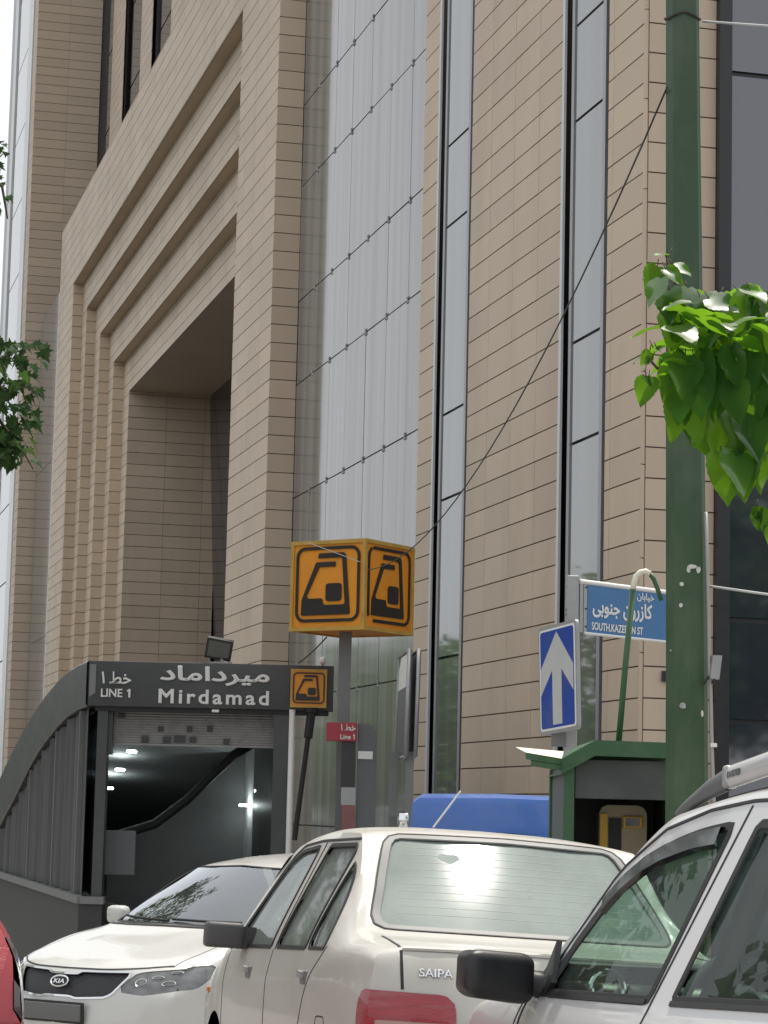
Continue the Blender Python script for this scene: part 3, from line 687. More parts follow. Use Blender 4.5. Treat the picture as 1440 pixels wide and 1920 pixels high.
# ------------------------------------------------------------------ kiosk
kz = ground_z(2, 17.5)
ks = thing('kiosk', V(1.75, 17.7, kz), 'green roofed street kiosk with dark open front behind the green pole', 'kiosk')
mb = MB()
C_, A_, B_ = V(1.288, 17.0, 1.90), V(.985, 16.1, 1.915), V(1.345, 17.5, 1.965)
Rg, E_ = V(1.523, 17.0, 2.035), V(2.12, 17.0, 2.027); E2 = V(2.2, 17.0, 1.985)
bd = V(0, 1.55, 0)
rf = [C_, Rg, E_, E2]
mb.grid(np.array([[p+V(0,-.06,.0) for p in rf], [p+bd for p in rf]])); mb.grid(np.array([[p+V(0,-.06,-.11) for p in rf], [p+V(0,-.06,0) for p in rf]]))
mb.grid(np.array([[p+bd-V(0,0,.11) for p in rf], [p+V(0,-.06,-.11) for p in rf]]))
mb.build('roof', M['green'], ks)
mb = MB(); mb.add([A_, C_+V(0,-.06,0), B_, A_+V(-.02,.9,.06)], [(0,1,2,3)]); mb.build('awning_flap', M['cream'], ks)  # pale colour stands for sunlight on top of the green roof's flap
mb = MB()
for a, b in ((A_, C_+V(0,-.06,0)),):
    d = b-a; mb.obox(a-V(0,0,.045), d, V(0,.05,.01), V(0,0,.04)); mb.obox(a+d*.14-V(0,0,.085), d*.86, V(0,.05,.01), V(0,0,.035))
mb.build('awning_edge', M['green'], ks)
for x, y in ((1.31, 17.0), (2.08, 17.0), (1.31, 18.4), (2.08, 18.4)):
    mb = MB(); mb.bbox(x, x+.075, y, y+.075, kz, 1.85, .006); mb.build('corner_post', M['green'], ks)
mb = MB(); mb.bbox(1.385, 2.08, 17.01, 17.06, kz, kz+.9, .006); mb.build('front_panel', M['green'], ks)
mb = MB(); mb.box(1.33, 1.36, 17.08, 18.4, kz, 1.84); mb.box(1.36, 2.13, 18.42, 18.46, kz, 1.95); mb.box(2.10, 2.13, 17.08, 18.4, kz, 1.84); mb.build('wall_panel', pm('kiosk_dark_panel', (.085,.095,.092), .5, .3, 3, dirt=(.15,.16,.155), dscale=4, damt=.5), ks)
mb = MB(); mb.bbox(1.39, 2.075, 17.03, 17.06, 1.625, 1.9, .006); mb.build('valance_panel', pm('dull_grey_panel', (.055,.06,.06), .6, .25, 3, dirt=(.10,.105,.10), dscale=3, damt=.6), ks)
mb = MB(); mb.box(1.4, 2.08, 17.1, 17.9, kz+.9, kz+.94); mb.build('counter', M['grey_pole'], ks)
# hooked pipe over the kiosk
mb = MB(); a, b = at(1160, 1392, 17.2), at(1187, 1105, 17.2)
pts = [a, a*.5+b*.5+V(-.004,0,0), b]
hp = thing('hooked_pipe', a, 'thin green pipe with bent over top rising from the kiosk roof', 'pipe')
arc = [at(x, y, 17.2) for x, y in ((1189,1092),(1193,1080),(1201,1073),(1210,1071),(1219,1076),(1226,1086),(1233,1104),(1240,1126))]
mb.tube(pts, .022, 10); mb.build('upright', M['green'], hp, smooth=True)
mb = MB(); mb.tube([b]+arc[:5], .021, 10); mb.build('worn_bend', M['cream'], hp, smooth=True)
mb = MB(); mb.tube(arc[4:], .017, 10); mb.build('drop_arm', M['green'], hp, smooth=True)
# yellow machine standing on the kiosk counter
ym = thing('payment_machine', V(1.85, 17.75, kz+.94), 'yellow and beige coin machine with a dark screen inside the green kiosk', 'machine')
a, b = at(1122, 1620, 17.6), at(1213, 1511, 17.6)
o3 = lambda u, v: V(u, 17.6, v)
mb = MB(); mb.poly([o3(a[0]+.0, kz+.94), o3(b[0], kz+.94), *[o3(x, z) for x, z in [(b[0], b[2]-.06), (b[0]-.02, b[2]-.02), (b[0]-.06, b[2]), (a[0]+.06, b[2]), (a[0]+.02, b[2]-.02), (a[0], b[2]-.06)]]], V(0,-1,0), .25); mb.build('casing', M['beige'], ym)
p, q = at(1124, 1620, 17.59), at(1139, 1526, 17.59); mb = MB(); mb.box(p[0], q[0], 17.57, 17.6, kz+.95, q[2]); mb.build('yellow_side', M['yellow'], ym)
p, q = at(1141, 1620, 17.59), at(1165, 1534, 17.59); mb = MB(); mb.box(p[0], q[0], 17.58, 17.6, kz+.95, q[2]); mb.build('coin_recess', M['rubber'], ym)
p, q = at(1168, 1552, 17.58), at(1205, 1531, 17.58); mb = MB(); mb.bbox(p[0], q[0], 17.575, 17.6, p[2], q[2], .006); sc = mb.build('screen_bezel', M['yellow'], ym)
p, q = at(1173, 1549, 17.57), at(1199, 1534, 17.57); mb = MB(); mb.box(p[0], q[0], 17.57, 17.576, p[2], q[2]); mb.build('screen', M['lamp_dark'], sc)

# ------------------------------------------------------------------ street name post and one-way sign
gp = ground_z(1.6, 20)
post = thing('sign_post', V(1.6, 20.0, gp), 'square grey post carrying the blue street name and arrow signs', 'post')
mb = MB(); mb.bbox(1.545, 1.645, 20.0, 20.1, gp, 3.5, .008); mb.build('upright', M['galv'], post)
mb = MB()
for y in (1098, 1140, 1150): 
    p = at(1060, y, 20.0); mb.tube([V(1.535, 20.03, p[2]), V(1.55, 20.03, p[2])], .018, 8)
mb.build('bolt_heads', M['galv'], post)
dS = V(math.sin(R_(45)), math.cos(R_(45)), 0); o = V(1.655, 20.03, 3.03); nS = np.cross(dS, Z)
ss = thing('street_name_sign', o, 'blue street name sign with white Persian and Latin lettering', 'street sign')
mb = MB(); mb.obox(o+dS*.10+V(0,0,.0), dS*1.1, -nS*.02, V(0,0,.405)); pl = mb.build('sign_plate', M['sign_blue'], ss)
mb = MB(); mb.tube([o+V(0,0,.425)-nS*.01, o+dS*1.2+V(0,0,.425)-nS*.01], .022, 10); mb.tube([o+dS*.06+V(0,0,-.006), o+dS*1.2+V(0,0,-.006)], .012, 8); mb.build('frame_tube', M['white_paint'], ss)
mb = MB(); mb.obox(o+dS*.005+V(0,0,.0), dS*.04, -nS*.03, V(0,0,.42)); mb.obox(o+dS*.055+V(0,0,.0), dS*.04, -nS*.03, V(0,0,.42)); mb.build('end_bracket', M['galv'], ss)
mb = MB()
for z in (.05, .2, .38): mb.tube([o+dS*.08+V(0,0,z), o+dS*.08+V(0,0,z)+nS*.006], .008, 8)
mb.build('rivets', M['rubber'], ss)
for body, l0, l1, z0, z1, bold in ((ARAB['kazerun'], .165, .965, .135, .30, .028), (ARAB['khiaban'], .755, .99, .315, .395, .02), ('SOUTH.KAZERUN ST', .155, .84, .028, .095, .022)):
    mb = MB(); text(mb, body, o+dS*l0+nS*.0015+V(0,0,z0), dS, Z, l1-l0, z1-z0, .004, bold); mb.build('lettering', M['white_letter'], pl)
dW = V(math.sin(R_(-24)), math.cos(R_(-24)), 0); eW = -dW; th = R_(3.8); nW0 = np.cross(eW, Z)
eX = eW*math.cos(th)+Z*math.sin(th); eZ = Z*math.cos(th)-eW*math.sin(th); nW = np.cross(eX, eZ)
cw = at(1046, 1271, 19.85); cw = cw + dW*0.0
ow = thing('arrow_sign', cw, 'blue rectangular sign with a white upward arrow fixed below the street name', 'traffic sign')
WW, HH = .66, .90
f3 = lambda u, v: cw + eX*(u-.5)*WW + eZ*(v-.5)*HH
asp = WW/HH
mb = MB(); mb.poly([f3(u, v) for u, v in [(a, b) for a, b in rrect(0, 1, 0, 1, .05)]], nW, .03); mb.build('sign_plate', M['galv'], ow)
mb = MB(); mb.poly([f3(u, v)+nW*.004 for u, v in rrect(.035, .965, .03, .97, .04)], nW, .004); mb.build('white_border', M['white_paint'], ow)
mb = MB(); mb.poly([f3(u, v)+nW*.007 for u, v in rrect(.065, .935, .05, .95, .035)], nW, .003); mb.build('blue_field', M['arrow_blue'], ow)
ar = [(.5,.93),(.925,.60),(.925,.36),(.62,.58),(.62,.075),(.38,.075),(.38,.58),(.075,.36),(.075,.60)]
mb = MB(); mb.poly([f3(u, v)+nW*.010 for u, v in ar], nW, .003); mb.build('arrow', pm('dull_white_arrow', (.5,.5,.5), .5, .06), ow)
mb = MB(); b = f3(.5, .12); mb.box(1.43, 1.545, 19.95, 20.0, b[2]-.22, b[2]+.05); mb.build('bracket', M['grey_pole'], ow)
mb = MB(); mb.box(1.5, 1.6, 19.93, 20.02, b[2]+.5, b[2]+.54); mb.build('bracket', M['grey_pole'], ow)

# ------------------------------------------------------------------ utility pole
pz = ground_z(1.95, 15)
po = thing('utility_pole', V(1.93, 15.12, pz), 'tapered octagonal green utility pole with torn paper scraps', 'utility pole')
def pole_r(z): return np.interp(z, [1.9, 6.8], [.135, .108])
mb = MB(); zs = np.linspace(pz, 9.5, 12); rng = np.random.RandomState(3)
pcx = lambda z: np.interp(z, [1.945, 6.757], [1.936, 1.870])
mb.grid(np.array([[(pcx(z)+pole_r(z)*math.cos(R_(22.5+45*k)+.42), 15.12+pole_r(z)*math.sin(R_(22.5+45*k)+.42), z) for z in zs] for k in range(8, -1, -1)])); mb.build('shaft', M['pole_green'], po)
cable = MB()
def onpole(px, py, w, h, name, mat, yy=14.985):
    p = at(px, py, yy); a = rng.uniform(-.4, .4)
    q = []
    for k in range(7):
        an = 2*math.pi*k/7; r = rng.uniform(.7, 1.15)
        q.append(V(p[0]+w/2*r*math.cos(an), yy-.004-rng.uniform(0, .012), p[2]+h/2*r*math.sin(an)))
    m_ = MB(); m_.add(q, [tuple(range(7))]); return m_.build(name, M[mat], po)
for (x, y, w, h) in ((1297,1063,.075,.03),(1291,1068,.03,.05),(1309,1069,.03,.05),(1278,1095,.03,.03),(1276,1135,.03,.03),(1280,1322,.05,.045),(1316,1338,.018,.04),(1257,1220,.012,.012)):
    onpole(x, y, w, h, 'paper_scrap', 'paper' if (x, y) != (1280,1322) else 'galv')
mb = MB(); z0 = at(1300, 25, 15)[2]; rr = pole_r(z0)+.006
mb.tube([(pcx(z0)+rr*math.cos(t), 15.12+rr*math.sin(t), z0+.012*math.sin(3*t)) for t in np.linspace(0, 2*math.pi, 25)], .008, 6); mb.build('cable_tie', M['wire'], po)
cd = [at(x, y, 15.02) for x, y in ((1320,960),(1322,1040),(1325,1150),(1326,1240),(1329,1300),(1331,1400),(1334,1480),(1336,1560),(1339,1700))]
cnd = thing('conduit', cd[-1], 'thin pale conduit running up the right edge of the green pole', 'conduit')
mb = MB(); mb.tube([p+V(.012,0,0) for p in cd], .012, 8); mb.build('pipe', M['galv'], cnd, smooth=True)
mb = MB(); p = at(1338, 1397, 15.0); mb.box(p[0]-.02, p[0]+.02, 14.99, 15.03, p[2]-.012, p[2]+.012); mb.build('clip', M['white_paint'], cnd)
a = at(1343, 1251, 15.0)
jb = thing('junction_box', a, 'small tilted grey junction box hanging at the right edge of the green pole', 'junction box')
mb = MB(); ex = V(.06, .02, .0); ez = V(.018, 0, .15); mb.obox(a-ex/2-ez/2, ex, V(-.01,.05,0), ez); mb.build('box', M['galv'], jb)
mb = MB(); mb.tube([a-ez/2, a-ez/2+V(-.01,0,-.03)], .012, 6); mb.tube([a-ez*.4-ex*.7, a-ez*.5-ex*1.2+V(0,0,-.03)], .01, 6); mb.build('cable_gland', M['black_plastic'], jb)

# overhead wires
def wire(a, b, sag, r, label, mat='wire', n=24):
    mid_ = (a+b)/2; t = thing('overhead_wire', a, label, 'wire')
    pts = []
    for k in range(n+1):
        f = k/n; p = a*(1-f)+b*f; p = p - V(0,0,4*sag*f*(1-f)); pts.append(p)
    mb = MB(); mb.tube(pts, r, 6); mb.build('strand', M[mat], t, smooth=True); return t
wire(at(1251, 163, 15.05), at(690, 1068, 30.9), .75, .0065, 'long black wire sagging from the green pole down to the orange cube')
wire(at(1318, 40, 15.05), at(4200, 50, 9.5), .12, .008, 'white wire leaving the top of the green pole to the right', 'wire_white')
wire(at(1330, 1099, 15.05), at(4200, 1330, 9.5), .10, .008, 'white wire leaving the middle of the green pole to the right', 'wire_white')
wire(at(560, 1243, 33.1), at(612, 1195, 31.9), .02, .010, 'short black wire between the metro fascia and the orange cube')
wire(at(577, 1017, 31.2), at(676, 1054, 30.98), .0, .005, 'pale string hanging across the left face of the orange cube', 'wire_white')

# ------------------------------------------------------------------ car bodies: lofted skins cut into panels
def pslopes(t, Y):
    h = np.diff(t); d = np.diff(Y, axis=0)/h.reshape(-1, *([1]*(Y.ndim-1)))
    m = np.zeros_like(Y); n = len(t)
    if n == 2: m[0] = m[1] = d[0]; return m
    for i in range(1, n-1):
        w1, w2 = 2*h[i]+h[i-1], h[i]+2*h[i-1]
        a, b = d[i-1], d[i]; ok = (a*b) > 1e-12
        with np.errstate(divide='ignore', invalid='ignore'):
            mm = (w1+w2)/(w1/np.where(ok, a, 1)+w2/np.where(ok, b, 1))
        m[i] = np.where(ok, mm, 0)
    m[0] = d[0]; m[-1] = d[-1]
    return m
def hermite(t, Y, m, i, s):
    """values at per-sample interval i and fraction s (sample axis first)"""
    h = (t[i+1]-t[i])
    sh = (-1,)+(1,)*(Y.ndim-2)
    s = s.reshape(sh); h = h.reshape(sh)
    k = np.arange(len(i))
    y0, y1, m0, m1 = Y[k, i], Y[k, i+1], m[k, i], m[k, i+1]
    return (2*s**3-3*s**2+1)*y0+(s**3-2*s**2+s)*h*m0+(-2*s**3+3*s**2)*y1+(s**3-s**2)*h*m1
class Skin:
    def __init__(s, C, tu=None):
        s.C = np.array(C, float); ni, nj = s.C.shape[:2]
        s.tu = tu if tu is not None else np.concatenate([[0], np.cumsum(np.maximum(.04, np.linalg.norm(np.diff(s.C, axis=0), axis=2).mean(1)))])
        s.tv = np.concatenate([[0], np.cumsum(np.maximum(.04, np.linalg.norm(np.diff(s.C, axis=1), axis=2).mean(0)))])
        s.mv = np.moveaxis(pslopes(s.tv, np.moveaxis(s.C, 1, 0)), 0, 1)    # slopes along j
        s.ni, s.nj = ni, nj
    def ev(s, u, v):
        """u, v in index units (station, row)"""
        u = np.clip(u, 0, s.ni-1-1e-9); v = np.clip(v, 0, s.nj-1-1e-9)
        iu, iv = u.astype(int), v.astype(int); fu, fv = u-iu, v-iv
        out = np.zeros((len(u), 3))
        Cm = np.moveaxis(s.C, 0, 1); Mm = np.moveaxis(s.mv, 0, 1)     # (nj, ni, 3)
        h = (s.tv[iv+1]-s.tv[iv])[:, None, None]; f = fv[:, None, None]
        rowv = (2*f**3-3*f**2+1)*Cm[iv]+(f**3-2*f**2+f)*h*Mm[iv]+(-2*f**3+3*f**2)*Cm[iv+1]+(f**3-f**2)*h*Mm[iv+1]   # (N, ni, 3)
        sl = np.moveaxis(pslopes(s.tu, np.moveaxis(rowv, 1, 0)), 0, 1)
        k = np.arange(len(u)); hu = (s.tu[iu+1]-s.tu[iu])[:, None]; f = fu[:, None]
        return (2*f**3-3*f**2+1)*rowv[k, iu]+(f**3-2*f**2+f)*hu*sl[k, iu]+(-2*f**3+3*f**2)*rowv[k, iu+1]+(f**3-f**2)*hu*sl[k, iu+1]
    def normal(s, u, v):
        e = 1e-3
        a = s.ev(np.clip(u+e, 0, s.ni-1), v)-s.ev(np.clip(u-e, 0, s.ni-1), v); b = s.ev(u, np.clip(v+e, 0, s.nj-1))-s.ev(u, np.clip(v-e, 0, s.nj-1))
        n = np.cross(a, b); n /= (np.linalg.norm(n, axis=1, keepdims=True)+1e-12)
        if not hasattr(s, 'sg'):
            s.sg = 1.0; U, W_ = np.meshgrid(np.linspace(.3, s.ni-1.3, 30), np.linspace(.3, s.nj-1.3, 20)); U, W_ = U.ravel(), W_.ravel()
            P = s.ev(U, W_); ref = P-np.stack([np.clip(P[:, 0], -1.2, 1.2), 0*P[:, 0], np.full(len(P), .72)], 1)
            s.sg = 1.0 if (s.normal(U, W_)*ref).sum() > 0 else -1.0
        return n*s.sg
    def solve(s, ax, tgt, u, v, it=6):
        """u, v such that the skin's two coordinates ax equal tgt"""
        u, v = u.copy(), v.copy(); e = 1e-4
        for _ in range(it):
            P = s.ev(u, v)[:, ax]; r = tgt-P
            du = (s.ev(np.clip(u+e, 0, s.ni-1), v)[:, ax]-s.ev(np.clip(u-e, 0, s.ni-1), v)[:, ax])/(2*e)
            dv = (s.ev(u, np.clip(v+e, 0, s.nj-1))[:, ax]-s.ev(u, np.clip(v-e, 0, s.nj-1))[:, ax])/(2*e)
            det = du[:, 0]*dv[:, 1]-du[:, 1]*dv[:, 0]; det = np.where(np.abs(det) < 1e-9, 1e9, det)
            a = (r[:, 0]*dv[:, 1]-r[:, 1]*dv[:, 0])/det; b = (du[:, 0]*r[:, 1]-du[:, 1]*r[:, 0])/det
            u = np.clip(u+np.clip(a, -.3, .3), 0, s.ni-1); v = np.clip(v+np.clip(b, -.3, .3), 0, s.nj-1)
        return u, v

def rpoly(pts, r=.03, n=5):
    """round the corners of a closed polygon"""
    pts = [np.array(p, float) for p in pts]; out = []; N = len(pts)
    rs = r if hasattr(r, '__len__') else [r]*N
    for i in range(N):
        p, a, b = pts[i], pts[i-1], pts[(i+1) % N]
        la, lb = np.linalg.norm(a-p), np.linalg.norm(b-p); q = min(rs[i], la*.45, lb*.45)
        if q < 1e-4: out.append(p); continue
        A, B = p+(a-p)/la*q, p+(b-p)/lb*q
        for k in range(n+1):
            t = k/n; out.append((1-t)**2*A+2*t*(1-t)*p+t*t*B)
    return np.array(out)
def resample(poly, step, closed=True):
    P = np.array(poly, float); Q = np.vstack([P, P[:1]]) if closed else P
    L = np.concatenate([[0], np.cumsum(np.linalg.norm(np.diff(Q, axis=0), axis=1))])
    n = max(4, int(L[-1]/step)); t = np.linspace(0, L[-1], n, endpoint=not closed)
    return np.stack([np.interp(t, L, Q[:, k]) for k in range(Q.shape[1])], 1)
def pdist(Q, poly):
    """signed distance (negative inside) and nearest point"""
    A = poly; B = np.roll(poly, -1, axis=0); best = np.full(len(Q), 1e9); near = np.zeros((len(Q), 2)); inside = np.zeros(len(Q), bool)
    for a, b in zip(A, B):
        d = b-a; t = np.clip(((Q-a)@d)/(d@d+1e-12), 0, 1); p = a+t[:, None]*d; ds = np.linalg.norm(Q-p, axis=1)
        m = ds < best; best[m] = ds[m]; near[m] = p[m]
        c = ((a[1] > Q[:, 1]) != (b[1] > Q[:, 1]))
        with np.errstate(divide='ignore', invalid='ignore'):
            xi = a[0]+(Q[:, 1]-a[1])/(b[1]-a[1]+1e-15)*(b[0]-a[0])
        inside ^= c & (Q[:, 0] < xi)
    return np.where(inside, -best, best), near

def half(poly):
    """right half (first coordinate >= 0) of a symmetric closed outline, as an open path"""
    Q = resample(poly, .01); k = len(Q)
    s = [i for i in range(k) if Q[i][0] >= 0 and Q[i-1][0] < 0][0]
    H = [Q[(s+i) % k] for i in range(k) if Q[(s+i) % k][0] >= 0]
    return np.array([[0, H[0][1]]]+[h for h in H if h[0] > .004]+[[0, H[-1][1]]])
AX = {'xz': [0, 2], 'yz': [1, 2], 'xy': [0, 1]}
class Panel:
    """a finely divided skin whose faces are sorted into named regions with clean outlines"""
    def __init__(s, skin, step=.026, vstep=None):
        s.k = skin; us, vs = [], []
        for i in range(skin.ni-1):
            n = max(2, int(round((skin.tu[i+1]-skin.tu[i])/step))); us += [i+q/n for q in range(n)]
        us.append(skin.ni-1)
        for j in range(skin.nj-1):
            n = max(2, int(round((skin.tv[j+1]-skin.tv[j])/(vstep or step)))); vs += [j+q/n for q in range(n)]
        vs.append(skin.nj-1)
        s.nu, s.nv = len(us), len(vs)
        U, Vv = np.meshgrid(us, vs, indexing='ij'); s.u, s.v = U.ravel().astype(float), Vv.ravel().astype(float)
        s.P = skin.ev(s.u, s.v); s.lock = np.zeros(len(s.u), bool)
        a = (np.arange(s.nu-1)[:, None]*s.nv+np.arange(s.nv-1)).ravel()
        s.f = [[(i, i+s.nv, i+s.nv+1, i+1)] for i in a]; s.faces = [(i, i+s.nv, i+s.nv+1, i+1) for i in a]; s.reg = ['body']*len(s.faces)
    def cut(s, name, axn, poly, urange=None, vrange=None):
        ax = AX[axn]; poly = np.array(poly, float)
        el = np.ones(len(s.u), bool)
        if urange: el &= (s.u >= urange[0]) & (s.u <= urange[1])
        if vrange: el &= (s.v >= vrange[0]) & (s.v <= vrange[1])
        Q = s.P[:, ax]; d = np.full(len(Q), 9.0); near = Q.copy()
        idx = np.where(el)[0]
        if len(idx) == 0: return
        d[idx], near[idx] = pdist(Q[idx], poly)
        on = el & s.lock & (np.abs(d) < .0015); mv = []
        ed = set()
        for f in s.faces:
            for a, b in zip(f, f[1:]+f[:1]): ed.add((min(a, b), max(a, b)))
        cand = sorted([(min(abs(d[a]), abs(d[b])), a, b) for a, b in ed if el[a] and el[b] and d[a]*d[b] < 0])
        for _, a, b in cand:
            if on[a] or on[b]: continue
            c = a if abs(d[a]) <= abs(d[b]) else b
            if s.lock[c]: c = b if c == a else a
            on[c] = True
            if not s.lock[c]: mv.append(c)
        mv = np.array(sorted(set(mv)), int)
        if len(mv):
            u, v = s.k.solve(ax, near[mv], s.u[mv], s.v[mv])
            P = s.k.ev(u, v); ok = (np.linalg.norm(P[:, ax]-near[mv], axis=1) < .004) & (np.linalg.norm(P-s.P[mv], axis=1) < .08)
            s.u[mv[ok]], s.v[mv[ok]] = u[ok], v[ok]; s.P[mv[ok]] = P[ok]; s.lock[mv] = True
        d[on] = 0
        nf, nr = [], []
        for f, r in zip(s.faces, s.reg):
            if r != 'body' or not all(el[i] for i in f): nf.append(f); nr.append(r); continue
            sg = [0 if on[i] else (1 if d[i] > 0 else -1) for i in f]
            if 1 in sg and -1 in sg and len(f) == 4 and ((sg[0] == 0 and sg[2] == 0) or (sg[1] == 0 and sg[3] == 0)):
                parts = [(f[0], f[1], f[2]), (f[0], f[2], f[3])] if sg[0] == 0 and sg[2] == 0 else [(f[0], f[1], f[3]), (f[1], f[2], f[3])]
            else: parts = [f]
            for p in parts:
                q = [0 if on[i] else (1 if d[i] > 0 else -1) for i in p]
                if 1 not in q and -1 in q: ins = True
                elif -1 not in q and 1 in q: ins = False
                else:
                    c = s.P[list(p)].mean(0)[ax][None]; ins = pdist(c, poly)[0][0] < 0
                nf.append(p); nr.append(name if ins else 'body')
        s.faces, s.reg = nf, nr
    def collect(s, name, mb, inset=0.0, mirror=False, fit=None):
        fs = [f for f, r in zip(s.faces, s.reg) if r == name]
        if not fs: return
        ids = sorted({i for f in fs for i in f}); mp = {i: k for k, i in enumerate(ids)}; ids = np.array(ids)
        P = s.P[ids].copy(); N = s.k.normal(s.u[ids], s.v[ids])
        if fit is not None:      # pressed glass: replace the skin by one smooth quadratic sheet
            a, b = [k for k in range(3) if k != fit]; A = lambda q: np.stack([np.ones(len(q)), q[:, a]**2 if a == 1 else q[:, a], q[:, b], q[:, b]**2, (q[:, a]**2)*q[:, b]], 1)
            co = np.linalg.lstsq(A(P), P[:, fit], rcond=None)[0]; P[:, fit] = A(P)@co; s.fitco = co
        if inset: P -= N*inset
        out = []
        for f in fs:
            a, b, c = (P[mp[f[0]]], P[mp[f[1]]], P[mp[f[2]]]); n = np.cross(b-a, c-a)
            if len(f) == 4: n = n + np.cross(c-a, P[mp[f[3]]]-a)
            g = tuple(mp[i] for i in f); out.append(g if np.dot(n, N[mp[f[0]]]+N[mp[f[2]]]) >= 0 else g[::-1])
        if mirror: P = P*V(1, -1, 1); out = [f[::-1] for f in out]
        mb.add(P, out)
    def path(s, axn, pts, closed=True, step=.03, urange=None, vrange=None):
        """polyline given by two coordinates -> points and normals on the skin"""
        ax = AX[axn]; Q = resample(pts, step, closed)
        el = np.ones(len(s.u), bool)
        if urange: el &= (s.u >= urange[0]) & (s.u <= urange[1])
        if vrange: el &= (s.v >= vrange[0]) & (s.v <= vrange[1])
        idx = np.where(el)[0]; T = s.P[idx][:, ax]
        st = np.array([idx[np.argmin(((T-q)**2).sum(1))] for q in Q])
        u, v = s.k.solve(ax, Q, s.u[st], s.v[st], 10)
        return s.k.ev(u, v), s.k.normal(u, v)
    def upath(s, uv, step=.03):
        uv = np.array(uv, float); t = np.linspace(0, len(uv)-1, max(8, 24*(len(uv)-1)))
        u = np.interp(t, range(len(uv)), uv[:, 0]); v = np.interp(t, range(len(uv)), uv[:, 1])
        return s.k.ev(u, v), s.k.normal(u, v)
def strip_mesh(mb, P, N, w, h, closed=True, shift=0.0, mirror=False, base=.001):
    """flat trim strip of width w standing h proud along a path on a skin"""
    n = len(P)
    T = (np.roll(P, -1, 0)-np.roll(P, 1, 0)) if closed else np.gradient(P, axis=0)
    T /= (np.linalg.norm(T, axis=1, keepdims=True)+1e-12); B = np.cross(N, T); B /= (np.linalg.norm(B, axis=1, keepdims=True)+1e-12)
    prof = [(-.5, -base), (-.42, h), (.42, h), (.5, -base)]
    rows = np.array([[P[i]+B[i]*(a*w+shift)+N[i]*z for a, z in prof] for i in range(n)])
    if closed: rows = np.concatenate([rows, rows[:1]])
    if mirror: rows = rows*V(1, -1, 1)
    k = len(mb.v); mb.grid(rows)
    # orient outward
    nf = len(rows)-1; fs = mb.f[-nf*3:]; good = []
    for f in fs:
        a, b, c, d = (np.array(mb.v[i]) for i in f); nn = np.cross(b-a, c-a); i = min((f[0]-k)//4, n-1); ref = N[i]*(V(1,-1,1) if mirror else 1)
        good.append(f if np.dot(nn, ref) >= 0 else f[::-1])
    mb.f[-nf*3:] = good

def pose_matrix(x, y, z, yaw, pit, rol):
    yw, p, r = R_(yaw), R_(pit), R_(rol)
    fw = V(math.sin(yw)*math.cos(p), math.cos(yw)*math.cos(p), math.sin(p)); l0 = V(-math.cos(yw), math.sin(yw), 0); u0 = np.cross(fw, l0)
    lf = l0*math.cos(r)+u0*math.sin(r); up = np.cross(fw, lf)
    return Matrix(((fw[0], lf[0], up[0], x), (fw[1], lf[1], up[1], y), (fw[2], lf[2], up[2], z), (0, 0, 0, 1)))

